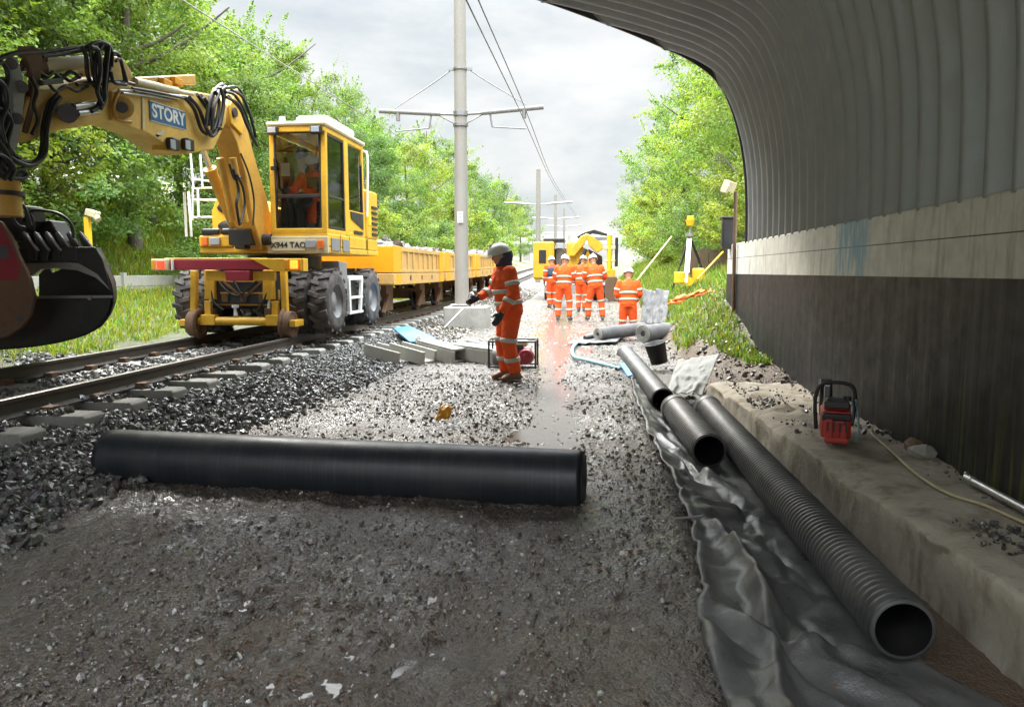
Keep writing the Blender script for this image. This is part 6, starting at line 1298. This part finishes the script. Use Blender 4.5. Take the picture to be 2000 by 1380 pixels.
def stand(lean=0, lsh=0, feet=.13, larm=None, rarm=None, lean_x=0, h=1.0, kneel=0, step=0):
    z = 1-kneel; J = dict(hip=(0, .02, .95*z), chest=(lean_x*.6, -.02-lean*.6, 1.33*z), neck=(lean_x, -.02-lean, 1.5*z), head=(lean_x*1.15, -.05-lean*1.3, 1.63*z))
    for s_, sg in (('l', 1), ('r', -1)):
        st = step*sg; J[s_+'sh'] = (lean_x*.9+sg*.19, -.01-lean*.85, 1.43*z); J[s_+'el'] = (lean_x*.8+sg*.25, .03-lean*.7, 1.16*z); J[s_+'ha'] = (lean_x*.7+sg*.24, -.06-lean*.9, .92*z)
        J[s_+'th'] = (sg*.09, .02, .88*z); J[s_+'kn'] = (sg*(.09+feet)*.55, -.03-st*.3, .5*z); J[s_+'an'] = (sg*feet*.9, .04-st, .1); J[s_+'to'] = (sg*(feet*.9+.02), -.1-st, .04)
    if larm: J['lel'], J['lha'] = larm
    if rarm: J['rel'], J['rha'] = rarm
    if h != 1: J = {k: tuple(c*h for c in v) for k, v in J.items()}
    return J
def gl(px, py, z0=.1):
    q = ground_at(px, py, z0); return Vector((q.x, q.y, float(tz(q.x, q.y))-.005))
# nearest worker, seen from the side, facing left
J = stand(lean=.03, feet=.09, larm=((.25, .0, 1.17), (.24, -.14, .9)), rarm=((-.25, -.1, 1.18), (-.2, -.3, 1.08)), step=-.03); J['look'] = (.15, -1, -.05)
person(gl(992, 742), R(-68), 'worker standing nearest in muddy orange overalls, hands in black gloves at his sides', J, 'hivisdirty', None, 'helmetgrey', 'boot', .011, 'navy', fat=1.16, group= 'workers in orange overalls')
def far(px, py, rz, label, J, **k): return person(gl(px, py, .15), R(rz), label, J, vox=.018, **k)
far(1101, 624, 172, 'second worker from the left of the far group, back turned, hands low in front', stand(feet=.17, lean=.04, larm=((.25, -.05, 1.18), (.12, -.2, 1.0)), rarm=((-.25, -.05, 1.18), (-.12, -.2, 1.0))))
far(1078, 601, 200, 'worker at the left of the far group with a dark waistcoat over orange', stand(feet=.09, lean=.02), vest='navy')
far(1136, 608, 165, 'worker half hidden behind the one bending forward in the far group', stand(feet=.1, lean=.06), helmet='helmetgrey')
far(1162, 625, 190, 'worker in the middle of the far group standing with feet apart and leaning', stand(feet=.2, lean=.1, lean_x=.03, step=.05, larm=((.27, -.1, 1.18), (.2, -.3, 1.05)), rarm=((-.27, -.08, 1.18), (-.2, -.25, 1.02))))
q = P(1226, 640, Y=17.6); q.z = -.24
person(q, R(178), 'worker alone on the right standing down in the trench, back turned', stand(feet=.12, lean=.05, larm=((.26, -.04, 1.16), (.16, -.2, .97)), rarm=((-.26, -.04, 1.16), (-.16, -.2, .97))), vox=.018)
# operator in the cab
J = dict(hip=(0, .05, .12), chest=(0, .06, .48), neck=(0, .04, .65), head=(0, .0, .79))
for s_, sg in (('l', 1), ('r', -1)): J.update({s_+'sh': (sg*.19, .04, .58), s_+'el': (sg*.27, -.1, .34), s_+'ha': (sg*.28, -.34, .32), s_+'th': (sg*.1, 0, .1), s_+'kn': (sg*.14, -.42, .12), s_+'an': (sg*.14, -.5, -.27), s_+'to': (sg*.14, -.63, -.32)})
person((-4.7, 12.33, 2.46), 0, 'operator sitting inside the cab of the road-rail excavator', J, 'hivisdirty', None, 'helmet', 'bootdark', .016, None, 'workers in orange overalls', None, False)

# ---------------------------------------------------------------- distant excavator working in the dig
FX = empty('excavator', (-.75, 33, .28), 'yellow tracked excavator working in the distance behind the group of workers', 'excavator')
def fp_(mb, name, mat, bev=.03, parent=FX): return mb.build(name, M[mat], parent, bev)
def Q(x, y, Y=32): return P(x, y, Y=Y)
gz = .25
for x in (-1.75, .3):
    mb = MB(); pr = [(y, z) for y, z in ((31.2, gz+.3), (31.5, gz+.62), (34.6, gz+.62), (34.9, gz+.3), (34.6, gz), (31.5, gz))]; mb.prism([(x-.25, y, z) for y, z in pr], (.5, 0, 0)); fp_(mb, 'crawler_track', 'darksteel')
fp_(MB().b2((-1.5, 31.6, gz+.4), (.1, 34.4, gz+.8)), 'undercarriage', 'blackmetal')
fp_(MB().b2((-2.45, 31.6, gz+.85), (.35, 35.2, gz+1.15)), 'deck', 'yellow')
cbx = fp_(MB().b2((-2.5, 31.55, gz+.9), (-1.62, 33.2, gz+2.45)), 'cab', 'yellow', .06)
MB().b2((-2.25, 31.52, gz+1.55), (-1.95, 31.56, gz+2.1)).build('window', M['blackmetal'], cbx, .01); MB().b2((-1.61, 31.8, gz+1.5), (-1.6, 33.0, gz+2.3)).build('window', M['glass'], cbx, .0)
fp_(MB().b2((-1.6, 32.4, gz+1.1), (-.85, 34.8, gz+2.2)), 'engine_cover', 'grey', .06)
mb = MB(); pr = [(-1.1, gz+.95), (.0, gz+.95), (.1, gz+1.5), (-.2, gz+2.1), (-.7, gz+2.45), (-1.1, gz+2.45)]; mb.prism([(x, 31.7, z) for x, z in pr], (0, 1.6, 0)); fp_(mb, 'counterweight', 'yellow', .08)
fp_(MB().b2((-2.1, 31.9, gz+2.45), (-1.2, 33.5, gz+2.6)), 'roof_rack', 'blackmetal'); fp_(MB().cyl((-1.0, 32.2, gz+2.4), (-1.0, 32.2, gz+2.75), .08, n=10), 'beacon', 'lens', 0)
def fl(pts, Y, w_): return MB().prism([Q(x, y, Y) for x, y in pts], (0, w_, 0))
fp_(fl([(1112, 500), (1122, 500), (1140, 478), (1146, 466), (1150, 480), (1166, 494), (1178, 486), (1176, 474), (1160, 462), (1146, 456), (1134, 462), (1116, 484)], 31.4, .45), 'boom', 'yellow', .03)
fp_(fl([(1160, 462), (1186, 462), (1186, 468), (1162, 470)], 31.4, .3), 'stick', 'grey', .02)
fp_(fl([(1126, 462), (1140, 454), (1160, 448), (1186, 456), (1186, 461), (1158, 456), (1142, 460), (1130, 466)], 31.6, .25), 'hose_bundle', 'blackmetal', .02)
fp_(MB().cyl(Q(1124, 540, 31.3), Q(1144, 486, 31.3), .09, n=12), 'boom_cylinder', 'darksteel', 0)
fp_(fl([(1126, 492), (1150, 486), (1176, 500), (1178, 540), (1130, 545)], 32.2, .4), 'boom_foot', 'darksteel', .03)
mb = MB(); mb.b2((.42, 31.2, gz+.9), (.95, 31.8, gz+1.3)); fp_(mb, 'attachment_frame', 'yellow', .03)
fp_(MB().cyl((.7, 31.3, gz+1.2), (.7, 31.3, gz+2.7), .12, n=12), 'attachment_mast', 'brightyellow', .02); fp_(MB().b2((.45, 31.2, gz+2.1), (.95, 31.5, gz+2.25)).b2((.45, 31.2, gz+1.6), (.95, 31.5, gz+1.68)), 'attachment_guard', 'cream', .02)
fp_(MB().b2((.92, 31.2, gz+1.4), (1.05, 31.6, gz+2.6)), 'side_frame', 'blackmetal', .02)
fp_(fl([(1182, 540), (1205, 540), (1206, 585), (1198, 596), (1182, 580)], 30.6, .6), 'digging_bucket', 'rust', .03)
fp_(MB().b2((-.95, 31.3, gz+.25), (-.1, 31.5, gz+.7)), 'front_step', 'silver', .02)
